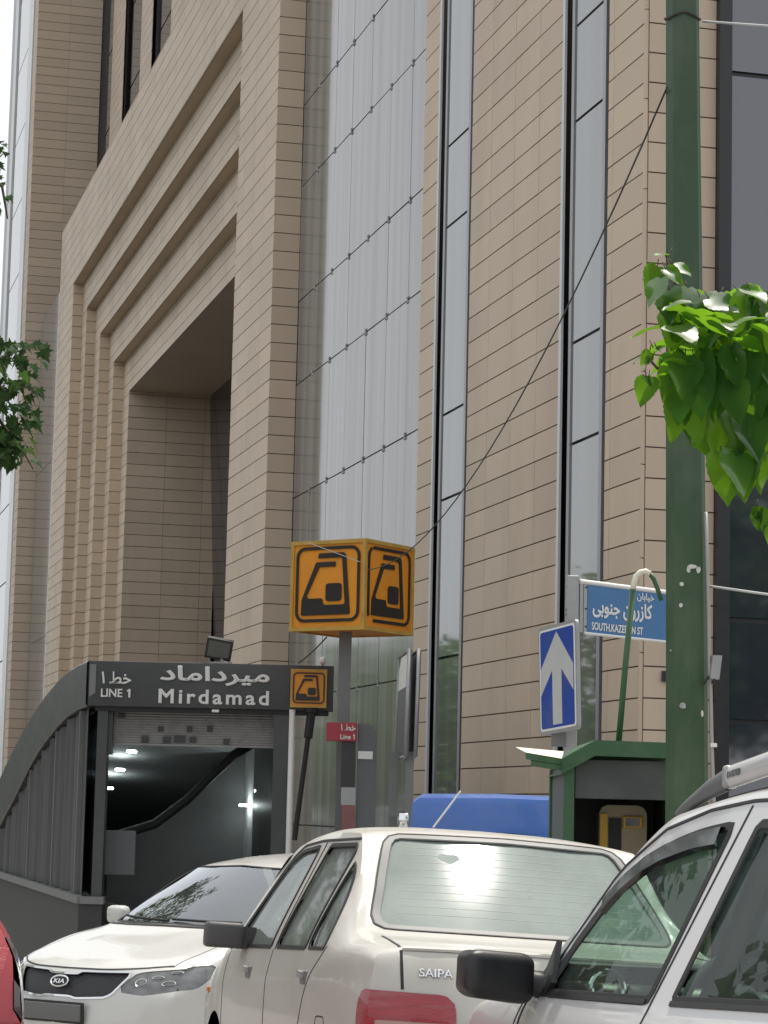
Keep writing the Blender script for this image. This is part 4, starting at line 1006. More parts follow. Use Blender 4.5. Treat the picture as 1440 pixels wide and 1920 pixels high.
class Car:
    def __init__(s, name, pose, label, cat, side, top, nfront, paint, group, step=.026):
        s.root = thing(name, None, label, cat, group, pose_matrix(*pose))
        tside = Skin(side)
        side, top = np.array(side, float), np.array(top, float)
        # shared stations carry the same parameter steps
        tu = [0.0]
        for i in range(len(top)-1):
            k = i-nfront
            if 0 <= k < len(side)-1: tu.append(tu[-1]+tside.tu[k+1]-tside.tu[k])
            else: tu.append(tu[-1]+max(.04, np.linalg.norm(top[i+1]-top[i], axis=1).mean()))
        s.sd = Panel(tside, step); s.tp = Panel(Skin(top, np.array(tu)), step)
        s.paint = paint; s.nf = nfront; s.done = set()
        # the shared edge of the two skins takes exactly the same points, so the shell stays closed
        ns = len(side); k, t = s.sd.k, s.tp; e = np.where(t.v < 1e-9)[0]
        for col, rng_ in ((0, range(0, nfront+1)), (ns-1, range(nfront+ns-1, len(top)))):
            us = list(rng_); vs = [float(np.argmin(np.linalg.norm(side[col]-top[i][0], axis=1))) for i in us]
            m = e[(t.u[e] >= us[0]) & (t.u[e] <= us[-1])]
            if len(m): t.P[m] = k.ev(np.full(len(m), float(col)), np.interp(t.u[m], us, vs))
        m = e[(t.u[e] >= nfront) & (t.u[e] <= nfront+ns-1)]; t.P[m] = k.ev(t.u[m]-nfront, np.full(len(m), side.shape[1]-1.0))
        t.lock[m] = True
    def lo(s, mb, name, mat, parent=None, smooth=True, weld=0, sharp=40, label=None):
        o = mb.build(name, mat, None, smooth=smooth, weld=weld, sharp=sharp); o.parent = parent or s.root
        if label: o['label'] = label
        return o
    def side_part(s, region, name, mat, inset=0.0, both=True, kids=None, fit=None):
        out = []
        for mir in ((False, True) if both else (False,)):
            mb = MB(); s.sd.collect(region, mb, inset, mir, fit)
            if mb.f: out.append(s.lo(mb, name, mat, weld=.0005, sharp=60))
        return out
    def top_part(s, region, name, mat, inset=0.0, single=True, fit=None):
        out = []
        if single:
            mb = MB(); s.tp.collect(region, mb, inset, False, fit); s.tp.collect(region, mb, inset, True, fit)
            if mb.f: out.append(s.lo(mb, name, mat, weld=.002, sharp=60))
        else:
            for mir in (False, True):
                mb = MB(); s.tp.collect(region, mb, inset, mir)
                if mb.f: out.append(s.lo(mb, name, mat, weld=.0005, sharp=60))
        return out
    def body(s, mat):
        mb = MB()
        for mir in (False, True): s.sd.collect('body', mb, 0, mir); s.tp.collect('body', mb, 0, mir)
        return s.lo(mb, 'body', mat, weld=.008, sharp=50)
    def strips(s, name, mat, items, parent=None):
        """items: (panel, kind, points, closed, width, height, kwargs)"""
        out = None
        for pn, kind, pts, closed, w, h, kw in items:
            kw = dict(kw); both = kw.pop('both', True); sh = kw.pop('shift', 0.0)
            P, N = (pn.upath(pts) if kind == 'uv' else pn.path(kind, pts, closed, **kw))
            mid_ = abs(P[0][1]) < .012 or abs(P[-1][1]) < .012
            if mid_:
                for q in (0, -1):
                    if abs(P[q][1]) < .012: P[q][1] = 0; N[q][1] = 0; N[q] /= np.linalg.norm(N[q])
            mbs = [MB()] if mid_ else [MB(), MB()]
            for mir in ((False, True) if both else (False,)): strip_mesh(mbs[1 if mir and not mid_ else 0], P, N, w, h, closed, sh, mir)
            for mb in mbs:
                if mb.f: out = s.lo(mb, name, mat, parent, smooth=True, sharp=50, weld=.003 if mid_ else 0)
        return out
    def wheels(s, axles, r, w, half):
        for x in axles:
            for sgn in (1, -1):
                yo = sgn*half; mb = MB(); prof = []
                n = 40
                cs = [(-w/2, r*.66), (-w/2, r*.9), (-w/2+.02, r*.98), (0, r), (w/2-.02, r*.98), (w/2, r*.9), (w/2, r*.66)]
                mb.grid(np.array([[(x+rr*math.cos(2*math.pi*k/n), yo+sgn*(-w/2+q), r+rr*math.sin(2*math.pi*k/n)) for q, rr in cs] for k in range(n+1)]))
                wh = s.lo(mb, 'wheel', M['tyre'], weld=.0004)
                mb = MB(); yy = yo-sgn*.01
                mb.grid(np.array([[(x+rr*math.cos(2*math.pi*k/n), yy+sgn*q, r+rr*math.sin(2*math.pi*k/n)) for q, rr in ((0, r*.67), (-.01, r*.6), (-.07, r*.56))] for k in range(n+1)]))
                for k in range(5):
                    a = 2*math.pi*k/5; d = V(math.cos(a), 0, math.sin(a)); e = V(-math.sin(a), 0, math.cos(a)); c = V(x, yy-sgn*.03, r)
                    mb.obox(c-e*.035, d*r*.62, e*.07, V(0, sgn*.02, 0))
                mb.tube([V(x, yy-sgn*.05, r), V(x, yy-sgn*.005, r)], .05, 14); s.lo(mb, 'rim', M['rim'], wh)
        mb = MB(); mb.box(-1.6, 1.6, -half+.12, half-.12, .2, .5); s.lo(mb, 'underbody', M['rubber'], smooth=False)

def sym(*rows): return rows

# ---- white saloon seen from behind (three box, big pale rear screen)
def build_saloon():
    j = [  # station: sill, low door, crease, belt, roof rail / deck edge
     [(1.80,.66,.22),(1.86,.70,.42),(1.86,.70,.58),(1.84,.68,.68),(1.82,.65,.71)],
     [(1.55,.735,.20),(1.55,.785,.45),(1.55,.79,.66),(1.55,.755,.79),(1.54,.72,.82)],
     [(1.25,.74,.20),(1.25,.795,.47),(1.25,.797,.71),(1.24,.765,.86),(1.24,.73,.895)],
     [(1.10,.74,.20),(1.10,.797,.47),(1.10,.80,.73),(1.12,.772,.885),(1.16,.735,.925)],
     [(.45,.74,.20),(.45,.80,.48),(.45,.803,.74),(.42,.775,.90),(.34,.595,1.372)],
     [(-.15,.74,.20),(-.15,.80,.48),(-.15,.803,.745),(-.15,.776,.902),(-.22,.592,1.405)],
     [(-.80,.74,.20),(-.80,.80,.48),(-.80,.803,.755),(-.80,.775,.905),(-.82,.58,1.388)],
     [(-1.20,.735,.21),(-1.20,.797,.48),(-1.20,.80,.765),(-1.22,.77,.912),(-1.14,.64,1.13)],
     [(-1.48,.73,.22),(-1.48,.79,.48),(-1.48,.792,.77),(-1.48,.762,.918),(-1.46,.70,.968)],
     [(-1.72,.71,.24),(-1.72,.77,.48),(-1.72,.775,.765),(-1.72,.745,.908),(-1.71,.70,.945)],
     [(-1.82,.67,.25),(-1.89,.735,.45),(-1.895,.745,.72),(-1.875,.725,.885),(-1.86,.69,.918)]]
    def T(p4, p5, p6, p7, p8): return [p4, p5, p6, p7, p8]
    top = [
     [(1.80,.66,.22),(1.86,.6,.22),(1.90,.48,.22),(1.93,.25,.22),(1.935,0,.22)],
     [(1.86,.70,.42),(1.92,.62,.42),(1.95,.48,.42),(1.98,.25,.42),(1.985,0,.42)],
     [(1.86,.70,.58),(1.90,.62,.58),(1.92,.48,.58),(1.94,.25,.58),(1.945,0,.58)],
     [(1.82,.65,.71),(1.85,.60,.72),(1.87,.48,.725),(1.89,.25,.73),(1.89,0,.73)],
     [(1.54,.72,.82),(1.55,.64,.835),(1.56,.48,.845),(1.57,.25,.85),(1.57,0,.85)],
     [(1.24,.73,.895),(1.25,.66,.905),(1.26,.48,.915),(1.28,.25,.92),(1.28,0,.92)],
     [(1.16,.735,.925),(1.20,.66,.93),(1.24,.48,.935),(1.27,.25,.94),(1.28,0,.94)],
     [(.34,.595,1.372),(.37,.53,1.392),(.40,.43,1.402),(.43,.25,1.41),(.44,0,1.412)],
     [(-.22,.592,1.405),(-.22,.53,1.428),(-.22,.43,1.443),(-.22,.25,1.454),(-.22,0,1.457)],
     [(-.82,.58,1.388),(-.80,.505,1.402),(-.81,.42,1.407),(-.83,.25,1.416),(-.84,0,1.420)],
     [(-1.14,.64,1.13),(-1.09,.585,1.18),(-1.115,.49,1.187),(-1.14,.28,1.197),(-1.15,0,1.200)],
     [(-1.46,.70,.968),(-1.345,.625,.992),(-1.375,.53,.990),(-1.405,.3,.99),(-1.415,0,.99)],
     [(-1.71,.70,.945),(-1.71,.63,.950),(-1.71,.53,.952),(-1.71,.3,.953),(-1.71,0,.953)],
     [(-1.86,.69,.918),(-1.875,.62,.928),(-1.89,.53,.930),(-1.90,.3,.932),(-1.905,0,.932)],
     [(-1.875,.725,.885),(-1.897,.64,.89),(-1.912,.53,.892),(-1.925,.3,.893),(-1.93,0,.893)],
     [(-1.895,.745,.72),(-1.935,.66,.72),(-1.955,.53,.72),(-1.975,.3,.72),(-1.98,0,.72)],
     [(-1.89,.735,.45),(-1.96,.66,.45),(-1.985,.53,.45),(-2.005,.3,.45),(-2.01,0,.45)],
     [(-1.82,.67,.25),(-1.90,.6,.25),(-1.93,.5,.25),(-1.95,.3,.25),(-1.955,0,.25)]]
    c = Car('saloon_car', (.262, 10.69, -.045, -12.85, -3.0, 3.0), 'off white saloon seen from behind with a pale dusty rear screen catching the sun', 'car', j, top, 3, 'cream_car', 'cars in the traffic jam', .026)
    sd, tp = c.sd, c.tp
    fw = rpoly([(.93,.915),(.72,1.065),(.51,1.222),(.36,1.305),(.20,1.343),(-.205,1.352),(-.055,.915)], [.02,.1,.1,.1,.1,.03,.02])
    rw = rpoly([(-.185,.915),(-.40,1.350),(-.90,1.338),(-.815,.915)], [.02,.03,.05,.02])
    qw = rpoly([(-.865,.915),(-.945,1.27),(-1.0,1.22),(-1.165,.97),(-1.165,.915)], [.015,.02,.05,.03,.015])
    for nm, p in (('fw', fw), ('rw', rw), ('qw', qw)): sd.cut(nm, 'xz', p)
    arch = lambda x, r=.325: [(x+r*math.cos(a), .28+r*math.sin(a)) for a in np.linspace(0, 2*math.pi, 40, endpoint=False)]
    for x in (1.20, -1.15): sd.cut('arch', 'xz', arch(x))
    sd.cut('fdoor', 'xz', [(.98,.26),(1.00,.895),(-.118,.895),(-.118,.26)])
    sd.cut('rdoor', 'xz', [(-.118,.26),(-.118,.895),(-1.17,.897),(-1.06,.82),(-.955,.72),(-.87,.58),(-.82,.26)])
    sd.cut('lamp', 'xz', rpoly([(-2.0,.625),(-2.0,.778),(-1.83,.778),(-1.80,.72),(-1.795,.625)], [0,0,.04,.03,.02]))
    scr = rpoly([(.0,1.387),(.475,1.378),(.60,1.012),(.0,1.012),(-.60,1.012),(-.475,1.378)], [.01,.05,.06,.01,.06,.05])
    ws = rpoly([(-.60,1.36),(.60,1.36),(.70,.955),(-.70,.955)], .05)
    tp.cut('rear_screen', 'yz', scr, urange=(8.6, 11.35)); tp.cut('windscreen', 'yz', ws, urange=(5.9, 7.2))
    tp.cut('lamp', 'yz', rpoly([(.44,.625),(.44,.772),(.80,.778),(.80,.625)], [.03,.06,.0,.0]), urange=(12.9, 17))
    tp.cut('trunk', 'xy', [(-1.44,.0-.01),(-1.44,.615),(-1.872,.635),(-1.93,.635),(-1.93,-.01)], urange=(11.05, 13.05))
    tp.cut('trunk', 'yz', [(-.01,.98),(.632,.98),(.632,.74),(.43,.70),(.43,.55),(-.01,.55)], urange=(13.0, 16))
    body = c.body(M['cream_car'])
    for r_, nm in (('fdoor', 'door'), ('rdoor', 'door')):
        for d, sg in zip(c.side_part(r_, nm, M['cream_car']), (1, -1)):
            x = .325 if r_ == 'fdoor' else -.945
            mb = MB(); y = sg*.808; mb.bbox(x-.05, x+.05, *sorted((y, y-sg*.02)), .772, .828, .008); rec = c.lo(mb, 'handle', M['grey_pole'], d)
            mb = MB(); mb.obox(V(x-.04, sg*.809, .795), V(.08,0,.006), V(0,sg*.014,0), V(-.004,0,.026)); c.lo(mb, 'handle_grip', M['galv'], rec, smooth=False)
    for r_, nm in (('fw', 'side_window'), ('rw', 'side_window'), ('qw', 'quarter_window')): c.side_part(r_, nm, M['screen_side'], .008, fit=1)
    c.top_part('rear_screen', 'rear_screen', M['screen_dust'], .008, fit=0); rc = tp.fitco
    def on_screen(P, N):      # bring points onto the pressed glass
        P = P.copy(); P[:, 0] = np.stack([np.ones(len(P)), P[:, 1]**2, P[:, 2], P[:, 2]**2, P[:, 1]**2*P[:, 2]], 1)@rc; return P-N*.0074, N
    c.top_part('windscreen', 'windscreen', M['screen_side'], .006, fit=0)
    trunk = c.top_part('trunk', 'boot_lid', M['cream_car'])[0]
    for mir in (False, True):
        mb = MB(); sd.collect('lamp', mb, -.006, mir); tp.collect('lamp', mb, -.006, mir)
        o = c.lo(mb, 'tail_lamp', M['lamp_red'], weld=.012)
        mb = MB(); P, N = tp.path('yz', resample([(.47,.66),(.72,.66)], .02, False), False, urange=(12.9, 17)); strip_mesh(mb, P, N, .03, .010, False, 0, mir); c.lo(mb, 'reversing_lens', M['lamp_pale'], o)
    # seals, gutters and shut lines
    c.strips('window_seal', M['rubber'], [(sd,'xz',fw,True,.020,.004,{}), (sd,'xz',rw,True,.020,.004,{}), (sd,'xz',qw,True,.016,.004,{})])
    c.strips('rear_screen_seal', pm('grey_screen_seal', (.20,.20,.20), .5, .1), [(tp,'yz',half(scr),False,.036,.004,{'urange':(8.6,11.5),'shift':-.004})])
    c.strips('rear_screen_gasket', M['rubber'], [(tp,'yz',half(scr),False,.008,.006,{'urange':(8.6,11.5),'shift':-.024})])
    c.strips('windscreen_seal', M['rubber'], [(tp,'yz',half(ws),False,.03,.004,{'urange':(5.8,7.3)})])
    c.strips('shut_line', M['rubber'], [
        (sd,'xz',[(-.118,.26),(-.118,.905)],False,.007,.0015,{}), (sd,'xz',[(.98,.30),(1.0,.72),(.985,.89)],False,.007,.0015,{}),
        (sd,'xz',[(-1.20,.925),(-1.15,.885),(-1.06,.82),(-.955,.72),(-.875,.585)],False,.007,.0015,{}),
        (sd,'xz',[(-.155,.905),(-.30,1.365)],False,.010,.0025,{}),
        (sd,'xz',rpoly([(-1.215,.66),(-1.37,.66),(-1.37,.53),(-1.215,.53)],.03),True,.006,.0012,{}),
        (sd,'xz',[(1.0,.90),(.74,1.085),(.52,1.245),(.36,1.33),(.20,1.368),(-.22,1.376),(-.88,1.362)],False,.012,.004,{}),
        (tp,'xy',[(-1.47,.612),(-1.55,.616),(-1.72,.626),(-1.85,.634)],False,.012,.0025,{'urange':(11,13)}),
        (tp,'yz',[(.634,.922),(.636,.86),(.633,.785)],False,.012,.0025,{'urange':(13,16)}),
        ])
    c.strips('deck_edge_trim', M['cream_car'], [(tp,'uv',[(13,0.9),(13,4)],False,.02,.008,{})], trunk)
    for z, w in ((1.345,.42),(1.315,.43),(1.285,.44),(1.255,.45),(1.225,.46),(1.195,.47),(1.165,.48),(1.135,.49),(1.105,.50),(1.075,.51)):
        mb = MB(); P, N = on_screen(*tp.path('yz', [(0,z),(w,z)], False, .05, urange=(8.6,11.5))); strip_mesh(mb, P, N, .0018, .0002, False, 0, False); strip_mesh(mb, P, N, .0018, .0003, False, 0, True); c.lo(mb, 'demister_line', M['demister'], weld=.02 if False else 0)
    mb = MB()
    for (yy, zz, ww, hh, fl) in ((.25,1.31,.045,.018,1),(.40,1.09,.05,.03,-1),(.44,1.12,.035,.035,-1),(.05,1.18,.012,.012,-1)):
        P, N = tp.path('yz', [(yy+ww*math.cos(a), zz+hh*math.sin(a)*(1+.3*math.sin(3*a))) for a in np.linspace(0, 2*math.pi, 20, endpoint=False)], True, .012, urange=(8.6, 11.5)); P, N = on_screen(P, N)
        mb.add([p*V(1, fl, 1) for p in P], [tuple(range(len(P)))])
    c.lo(mb, 'screen_smudge', pm('grime', (.22,.26,.25), .7), smooth=False)
    # badge on the boot
    mb = MB(); P, N = tp.path('yz', [(.575,.845),(.45,.845)], False, urange=(13, 16)); n = N.mean(0); ex = P[-1]-P[0]; L = np.linalg.norm(ex); ex /= L; ez = np.cross(n, ex); ez = ez if ez[2] > 0 else -ez
    text(mb, 'SAIPA', P[0]+n*.002-ez*.014, ex, ez, L, .032, .006, .03); c.lo(mb, 'boot_badge', M['chrome'], trunk, smooth=False)
    # mirrors, side repeater, wheels, cabin
    for sg in (1, -1):
        mb = MB(); mb.bbox(.50, .60, *sorted((sg*.80, sg*.975)), .90, 1.015, .02); mb.obox(V(.55, sg*.74, .90), V(.14,0,0), V(0, sg*.09, 0), V(-.02,0,.10)); o = c.lo(mb, 'door_mirror', M['grey_plastic'])
        mb = MB(); mb.bbox(1.42, 1.47, *sorted((sg*.785, sg*.803)), .685, .715, .006); c.lo(mb, 'side_repeater', M['amber'])
    c.wheels((1.20, -1.15), .275, .165, .745)
    mb = MB(); mb.bbox(-.75, .2, -.62, .62, .35, .55, .08); mb.bbox(-1.0, -.72, -.6, .6, .5, .92, .08); mb.bbox(.0, -.25+.0, .1, .55, .5, 1.12, .05) if False else None
    for y in (.34, -.34): mb.bbox(-.12, .05, y-.22, y+.22, .5, 1.08, .06); mb.bbox(-.10, .0, y-.12, y+.12, 1.08, 1.24, .05)
    mb.bbox(.75, 1.05, -.65, .65, .6, .9, .05); mb.box(-1.4, -.95, -.6, .6, .86, .89); c.lo(mb, 'cabin', M['seat'])
    return c

SALOON = build_saloon()

# ---- white saloon facing the camera
def build_facing_saloon():
    j = [
     [(1.90,.72,.22),(1.98,.76,.42),(1.97,.77,.58),(1.90,.775,.68),(1.80,.765,.80)],
     [(1.70,.80,.20),(1.70,.865,.45),(1.70,.868,.68),(1.67,.84,.80),(1.58,.765,.872)],
     [(1.35,.81,.20),(1.35,.875,.47),(1.35,.88,.74),(1.35,.85,.88),(1.32,.765,.935)],
     [(1.05,.81,.20),(1.05,.88,.48),(1.05,.883,.77),(1.03,.84,.935),(1.00,.745,.985)],
     [(.10,.81,.20),(.10,.885,.48),(.10,.887,.80),(.10,.85,.955),(.12,.60,1.372)],
     [(-.45,.81,.20),(-.45,.885,.48),(-.45,.887,.81),(-.45,.85,.965),(-.50,.592,1.408)],
     [(-1.25,.81,.20),(-1.25,.88,.48),(-1.25,.885,.82),(-1.25,.845,.985),(-1.20,.565,1.355)],
     [(-1.75,.79,.21),(-1.75,.86,.47),(-1.75,.865,.82),(-1.75,.82,.995),(-1.75,.72,1.03)],
     [(-2.0,.76,.22),(-2.0,.82,.45),(-2.0,.83,.78),(-2.0,.79,.97),(-2.0,.72,1.0)],
     [(-2.13,.68,.24),(-2.17,.74,.45),(-2.17,.75,.76),(-2.14,.73,.94),(-2.12,.69,.975)]]
    top = [
     [(1.90,.72,.22),(2.03,.60,.22),(2.13,.45,.22),(2.21,.25,.22),(2.24,0,.22)],
     [(1.98,.76,.42),(2.11,.62,.42),(2.19,.45,.42),(2.255,.25,.42),(2.28,0,.42)],
     [(1.97,.77,.58),(2.09,.62,.585),(2.16,.45,.59),(2.225,.25,.59),(2.25,0,.59)],
     [(1.90,.775,.68),(2.035,.62,.69),(2.115,.45,.695),(2.185,.25,.70),(2.21,0,.70)],
     [(1.80,.765,.80),(1.95,.60,.795),(2.05,.45,.79),(2.125,.25,.787),(2.15,0,.787)],
     [(1.58,.765,.872),(1.64,.62,.885),(1.68,.45,.888),(1.71,.25,.90),(1.72,0,.90)],
     [(1.32,.765,.935),(1.34,.62,.943),(1.36,.45,.948),(1.38,.25,.962),(1.38,0,.962)],
     [(1.00,.745,.985),(1.07,.64,.995),(1.15,.45,1.0),(1.20,.25,1.005),(1.21,0,1.005)],
     [(.12,.60,1.372),(.17,.51,1.395),(.22,.38,1.41),(.26,.20,1.42),(.27,0,1.423)],
     [(-.50,.592,1.408),(-.50,.51,1.438),(-.50,.38,1.455),(-.50,.20,1.465),(-.50,0,1.468)],
     [(-1.20,.565,1.355),(-1.15,.49,1.38),(-1.12,.38,1.39),(-1.10,.20,1.40),(-1.10,0,1.402)],
     [(-1.75,.72,1.03),(-1.68,.61,1.05),(-1.70,.45,1.055),(-1.72,.25,1.06),(-1.72,0,1.06)],
     [(-2.0,.72,1.0),(-2.0,.62,1.01),(-2.0,.45,1.015),(-2.0,.25,1.02),(-2.0,0,1.02)],
     [(-2.12,.69,.975),(-2.16,.62,.99),(-2.19,.45,1.0),(-2.21,.25,1.0),(-2.215,0,1.0)],
     [(-2.17,.75,.76),(-2.20,.65,.76),(-2.24,.45,.76),(-2.26,.25,.76),(-2.265,0,.76)],
     [(-2.17,.74,.45),(-2.21,.65,.45),(-2.25,.45,.45),(-2.27,.25,.45),(-2.275,0,.45)],
     [(-2.13,.68,.24),(-2.17,.6,.24),(-2.2,.45,.24),(-2.22,.25,.24),(-2.225,0,.24)]]
    c = Car('saloon_car', (-.712, 17.99, -.305, -142.3, -1.6, .4), 'white saloon facing the camera at an angle with a dark mesh grille and oval badge', 'car', j, top, 4, 'white_car', 'cars in the traffic jam', .03)
    sd, tp = c.sd, c.tp
    fw = rpoly([(.92,.965),(.62,1.13),(.30,1.27),(.05,1.345),(-.46,1.372),(-.40,.985)], [.03,.1,.1,.08,.03,.02])
    rw = rpoly([(-.52,.985),(-.58,1.37),(-1.12,1.325),(-1.45,1.10),(-1.42,1.01)], [.02,.03,.1,.05,.04])
    sd.cut('fw', 'xz', fw); sd.cut('rw', 'xz', rw)
    for x in (1.33, -1.32): sd.cut('arch', 'xz', [(x+.345*math.cos(a), .29+.345*math.sin(a)) for a in np.linspace(0, 2*math.pi, 40, endpoint=False)])
    sd.cut('lamp', 'xz', rpoly([(2.1,.645),(2.1,.80),(1.80,.80),(1.60,.815),(1.66,.74),(1.80,.665)], [0,0,.02,.03,.03,.03]))
    gr = rpoly([(.0,.752),(.12,.752),(.155,.770),(.49,.772),(.50,.755),(.42,.635),(.38,.612),(.16,.600),(.11,.612),(.0,.612),(-.11,.612),(-.16,.600),(-.38,.612),(-.42,.635),(-.50,.755),(-.49,.772),(-.155,.770),(-.12,.752)], .008)
    lp = rpoly([(.435,.652),(.53,.768),(.60,.780),(.79,.795),(.80,.66),(.62,.628)], [.01,.02,.02,.0,.0,.03])
    bg_ = rpoly([(-.52,.40),(-.45,.27),(.45,.27),(.52,.40)], .03)
    ws = rpoly([(.0,1.405),(.525,1.382),(.68,1.015),(.45,1.02),(.0,1.028),(-.45,1.02),(-.68,1.015),(-.525,1.382)], [.01,.04,.04,.02,.02,.02,.04,.04])
    tp.cut('windscreen', 'yz', ws, urange=(6.9, 8.2))
    rs = rpoly([(.0,1.375),(.46,1.355),(.58,1.075),(-.58,1.075),(-.46,1.355)], .04)
    tp.cut('rear_screen', 'yz', rs, urange=(9.7, 11.2))
    tp.cut('grille', 'yz', gr, urange=(1.5, 4.2)); tp.cut('lamp', 'yz', lp, urange=(1.5, 4.2)); tp.cut('intake', 'yz', bg_, urange=(0, 2.5))
    body = c.body(M['white_car'])
    for r_, nm in (('fw', 'side_window'), ('rw', 'side_window')): c.side_part(r_, nm, M['screen_side'], .008, fit=1)
    c.top_part('windscreen', 'windscreen', M['screen_wind'], .008, fit=0); c.top_part('rear_screen', 'rear_screen', M['screen_side'], .008, fit=0)
    g = c.top_part('grille', 'grille', pm('mesh_grille', (.035,.035,.04), .45, .35, 60, bump=.8, bscale=140), .02)[0]
    c.top_part('intake', 'lower_intake', M['black_plastic'], .02)
    c.strips('grille_surround', M['chrome'], [(tp,'yz',half(gr),False,.016,.006,{'urange':(1.5,4.2)})], g)
    for mir in (False, True):
        mb = MB(); sd.collect('lamp', mb, .004, mir); tp.collect('lamp', mb, .004, mir); o = c.lo(mb, 'headlamp', M['lamp_dark'], weld=.012)
        for (y, z, a, b) in ((.575,.712,.034,.026),(.655,.742,.03,.012),(.735,.772,.03,.010),(.72,.705,.034,.018)):
            P, N = tp.path('yz', [(y+a*math.cos(t), z+b*math.sin(t)) for t in np.linspace(0, 2*math.pi, 18, endpoint=False)], True, .006, urange=(1.5, 4.2))
            n = N.mean(0); ce = P.mean(0); mb = MB(); k = len(P); mr = V(1, -1 if mir else 1, 1)
            mb.add([p*mr for p in P]+[(ce+(p-ce)*.55-n*.012)*mr for p in P], [(i, (i+1) % k, k+(i+1) % k, k+i) for i in range(k)]+[tuple(range(k, 2*k))]); c.lo(mb, 'reflector', M['chrome'], o)
    c.strips('window_seal', M['rubber'], [(sd,'xz',fw,True,.022,.004,{}), (sd,'xz',rw,True,.022,.004,{})])
    c.strips('windscreen_seal', M['rubber'], [(tp,'yz',half(ws),False,.022,.003,{'urange':(6.8,8.3)})])
    c.strips('cowl_panel', M['black_plastic'], [(tp,'yz',[(0,1.013),(.30,1.010),(.52,1.006),(.68,1.0)],False,.030,.006,{'urange':(6.6,7.6)})])
    c.strips('shut_line', M['rubber'], [(tp,'uv',[(4.10,.45),(4.04,1.2),(4.0,2.5),(4.0,4)],False,.010,.004,{}), (tp,'uv',[(4.05,.42),(5.5,.35),(6.9,.22)],False,.006,.0012,{}),
        (sd,'xz',[(1.05,.28),(1.08,.93)],False,.006,.0012,{}), (sd,'xz',[(-.46,.28),(-.46,.97)],False,.006,.0012,{}), (sd,'xz',[(-1.45,.99),(-1.2,.75),(-1.05,.6)],False,.006,.0012,{})])
    # badge: oval ring with letters, plate, wipers, mirrors
    P, N = tp.path('yz', [(0,.70),(.05,.70)], False, urange=(2, 4)); p0, n0 = P[0], N[0]; ex = V(0, 1, 0); ez = np.cross(n0, ex); ez = ez if ez[2] > 0 else -ez
    mb = MB(); mb.tube([p0+n0*.012+ex*.078*math.cos(t)+ez*.038*math.sin(t) for t in np.linspace(0, 2*math.pi, 33)], .007, 8, cap=False); o = c.lo(mb, 'badge', M['chrome'])
    mb = MB(); mb.add([p0+n0*.008+ex*.078*math.cos(t)+ez*.038*math.sin(t) for t in np.linspace(0, 2*math.pi, 32, endpoint=False)], [tuple(range(32))]); c.lo(mb, 'badge_field', M['black_plastic'], o, smooth=False)
    mb = MB(); text(mb, 'KIA', p0+n0*.009-ex*.05-ez*.016, ex, ez, .10, .032, .006, .03); c.lo(mb, 'badge_letters', M['chrome'], o, smooth=False)
    mb = MB(); mb.bbox(2.275, 2.292, -.26, .26, .455, .565, .004); c.lo(mb, 'number_plate', M['plate'])
    mb = MB(); mb.bbox(2.268, 2.279, -.28, .28, .44, .58, .004); c.lo(mb, 'plate_holder', M['rubber'])
    mb = MB()
    for y0, y1 in ((.55,.0),(-.02,-.58)):
        P, N = tp.path('yz', [(abs(y0), 1.035),(abs(y1) if abs(y1) > .01 else .0, 1.045)], False, urange=(6.9, 8.2)); sg = -1 if y0 < .1 else 1
        mb.tube([(p+n*.012)*V(1, sg, 1) for p, n in zip(P, N)], .009, 6)
    c.lo(mb, 'wiper', M['rubber'])
    for sg in (1, -1):
        mb = MB(); mb.bbox(.62, .74, *sorted((sg*.86, sg*1.03)), .97, 1.10, .04); mb.obox(V(.66, sg*.80, .965), V(.06,0,0), V(0, sg*.09, 0), V(0,0,.04)); c.lo(mb, 'door_mirror', M['white_car'])
    c.wheels((1.33, -1.32), .31, .2, .80)
    mb = MB(); mb.bbox(.65, 1.0, -.7, .7, .6, .97, .06); mb.box(-1.6, -1.2, -.6, .6, .9, .93); mb.bbox(-1.1, .3, -.7, .7, .35, .5, .05)
    for y in (.36, -.36): mb.bbox(-.25, -.05, y-.24, y+.24, .5, 1.1, .06); mb.bbox(-.22, -.1, y-.13, y+.13, 1.12, 1.28, .05)
    c.lo(mb, 'cabin', M['seat'])
    # hanging papers on the dash
    mb = MB(); mb.quad(V(.80, -.62, .99), V(1.0, -.55, .99), V(1.0, -.35, .995), V(.80, -.40, .995)); c.lo(mb, 'dash_paper', M['paper'], smooth=False)
    return c
FACING = build_facing_saloon()

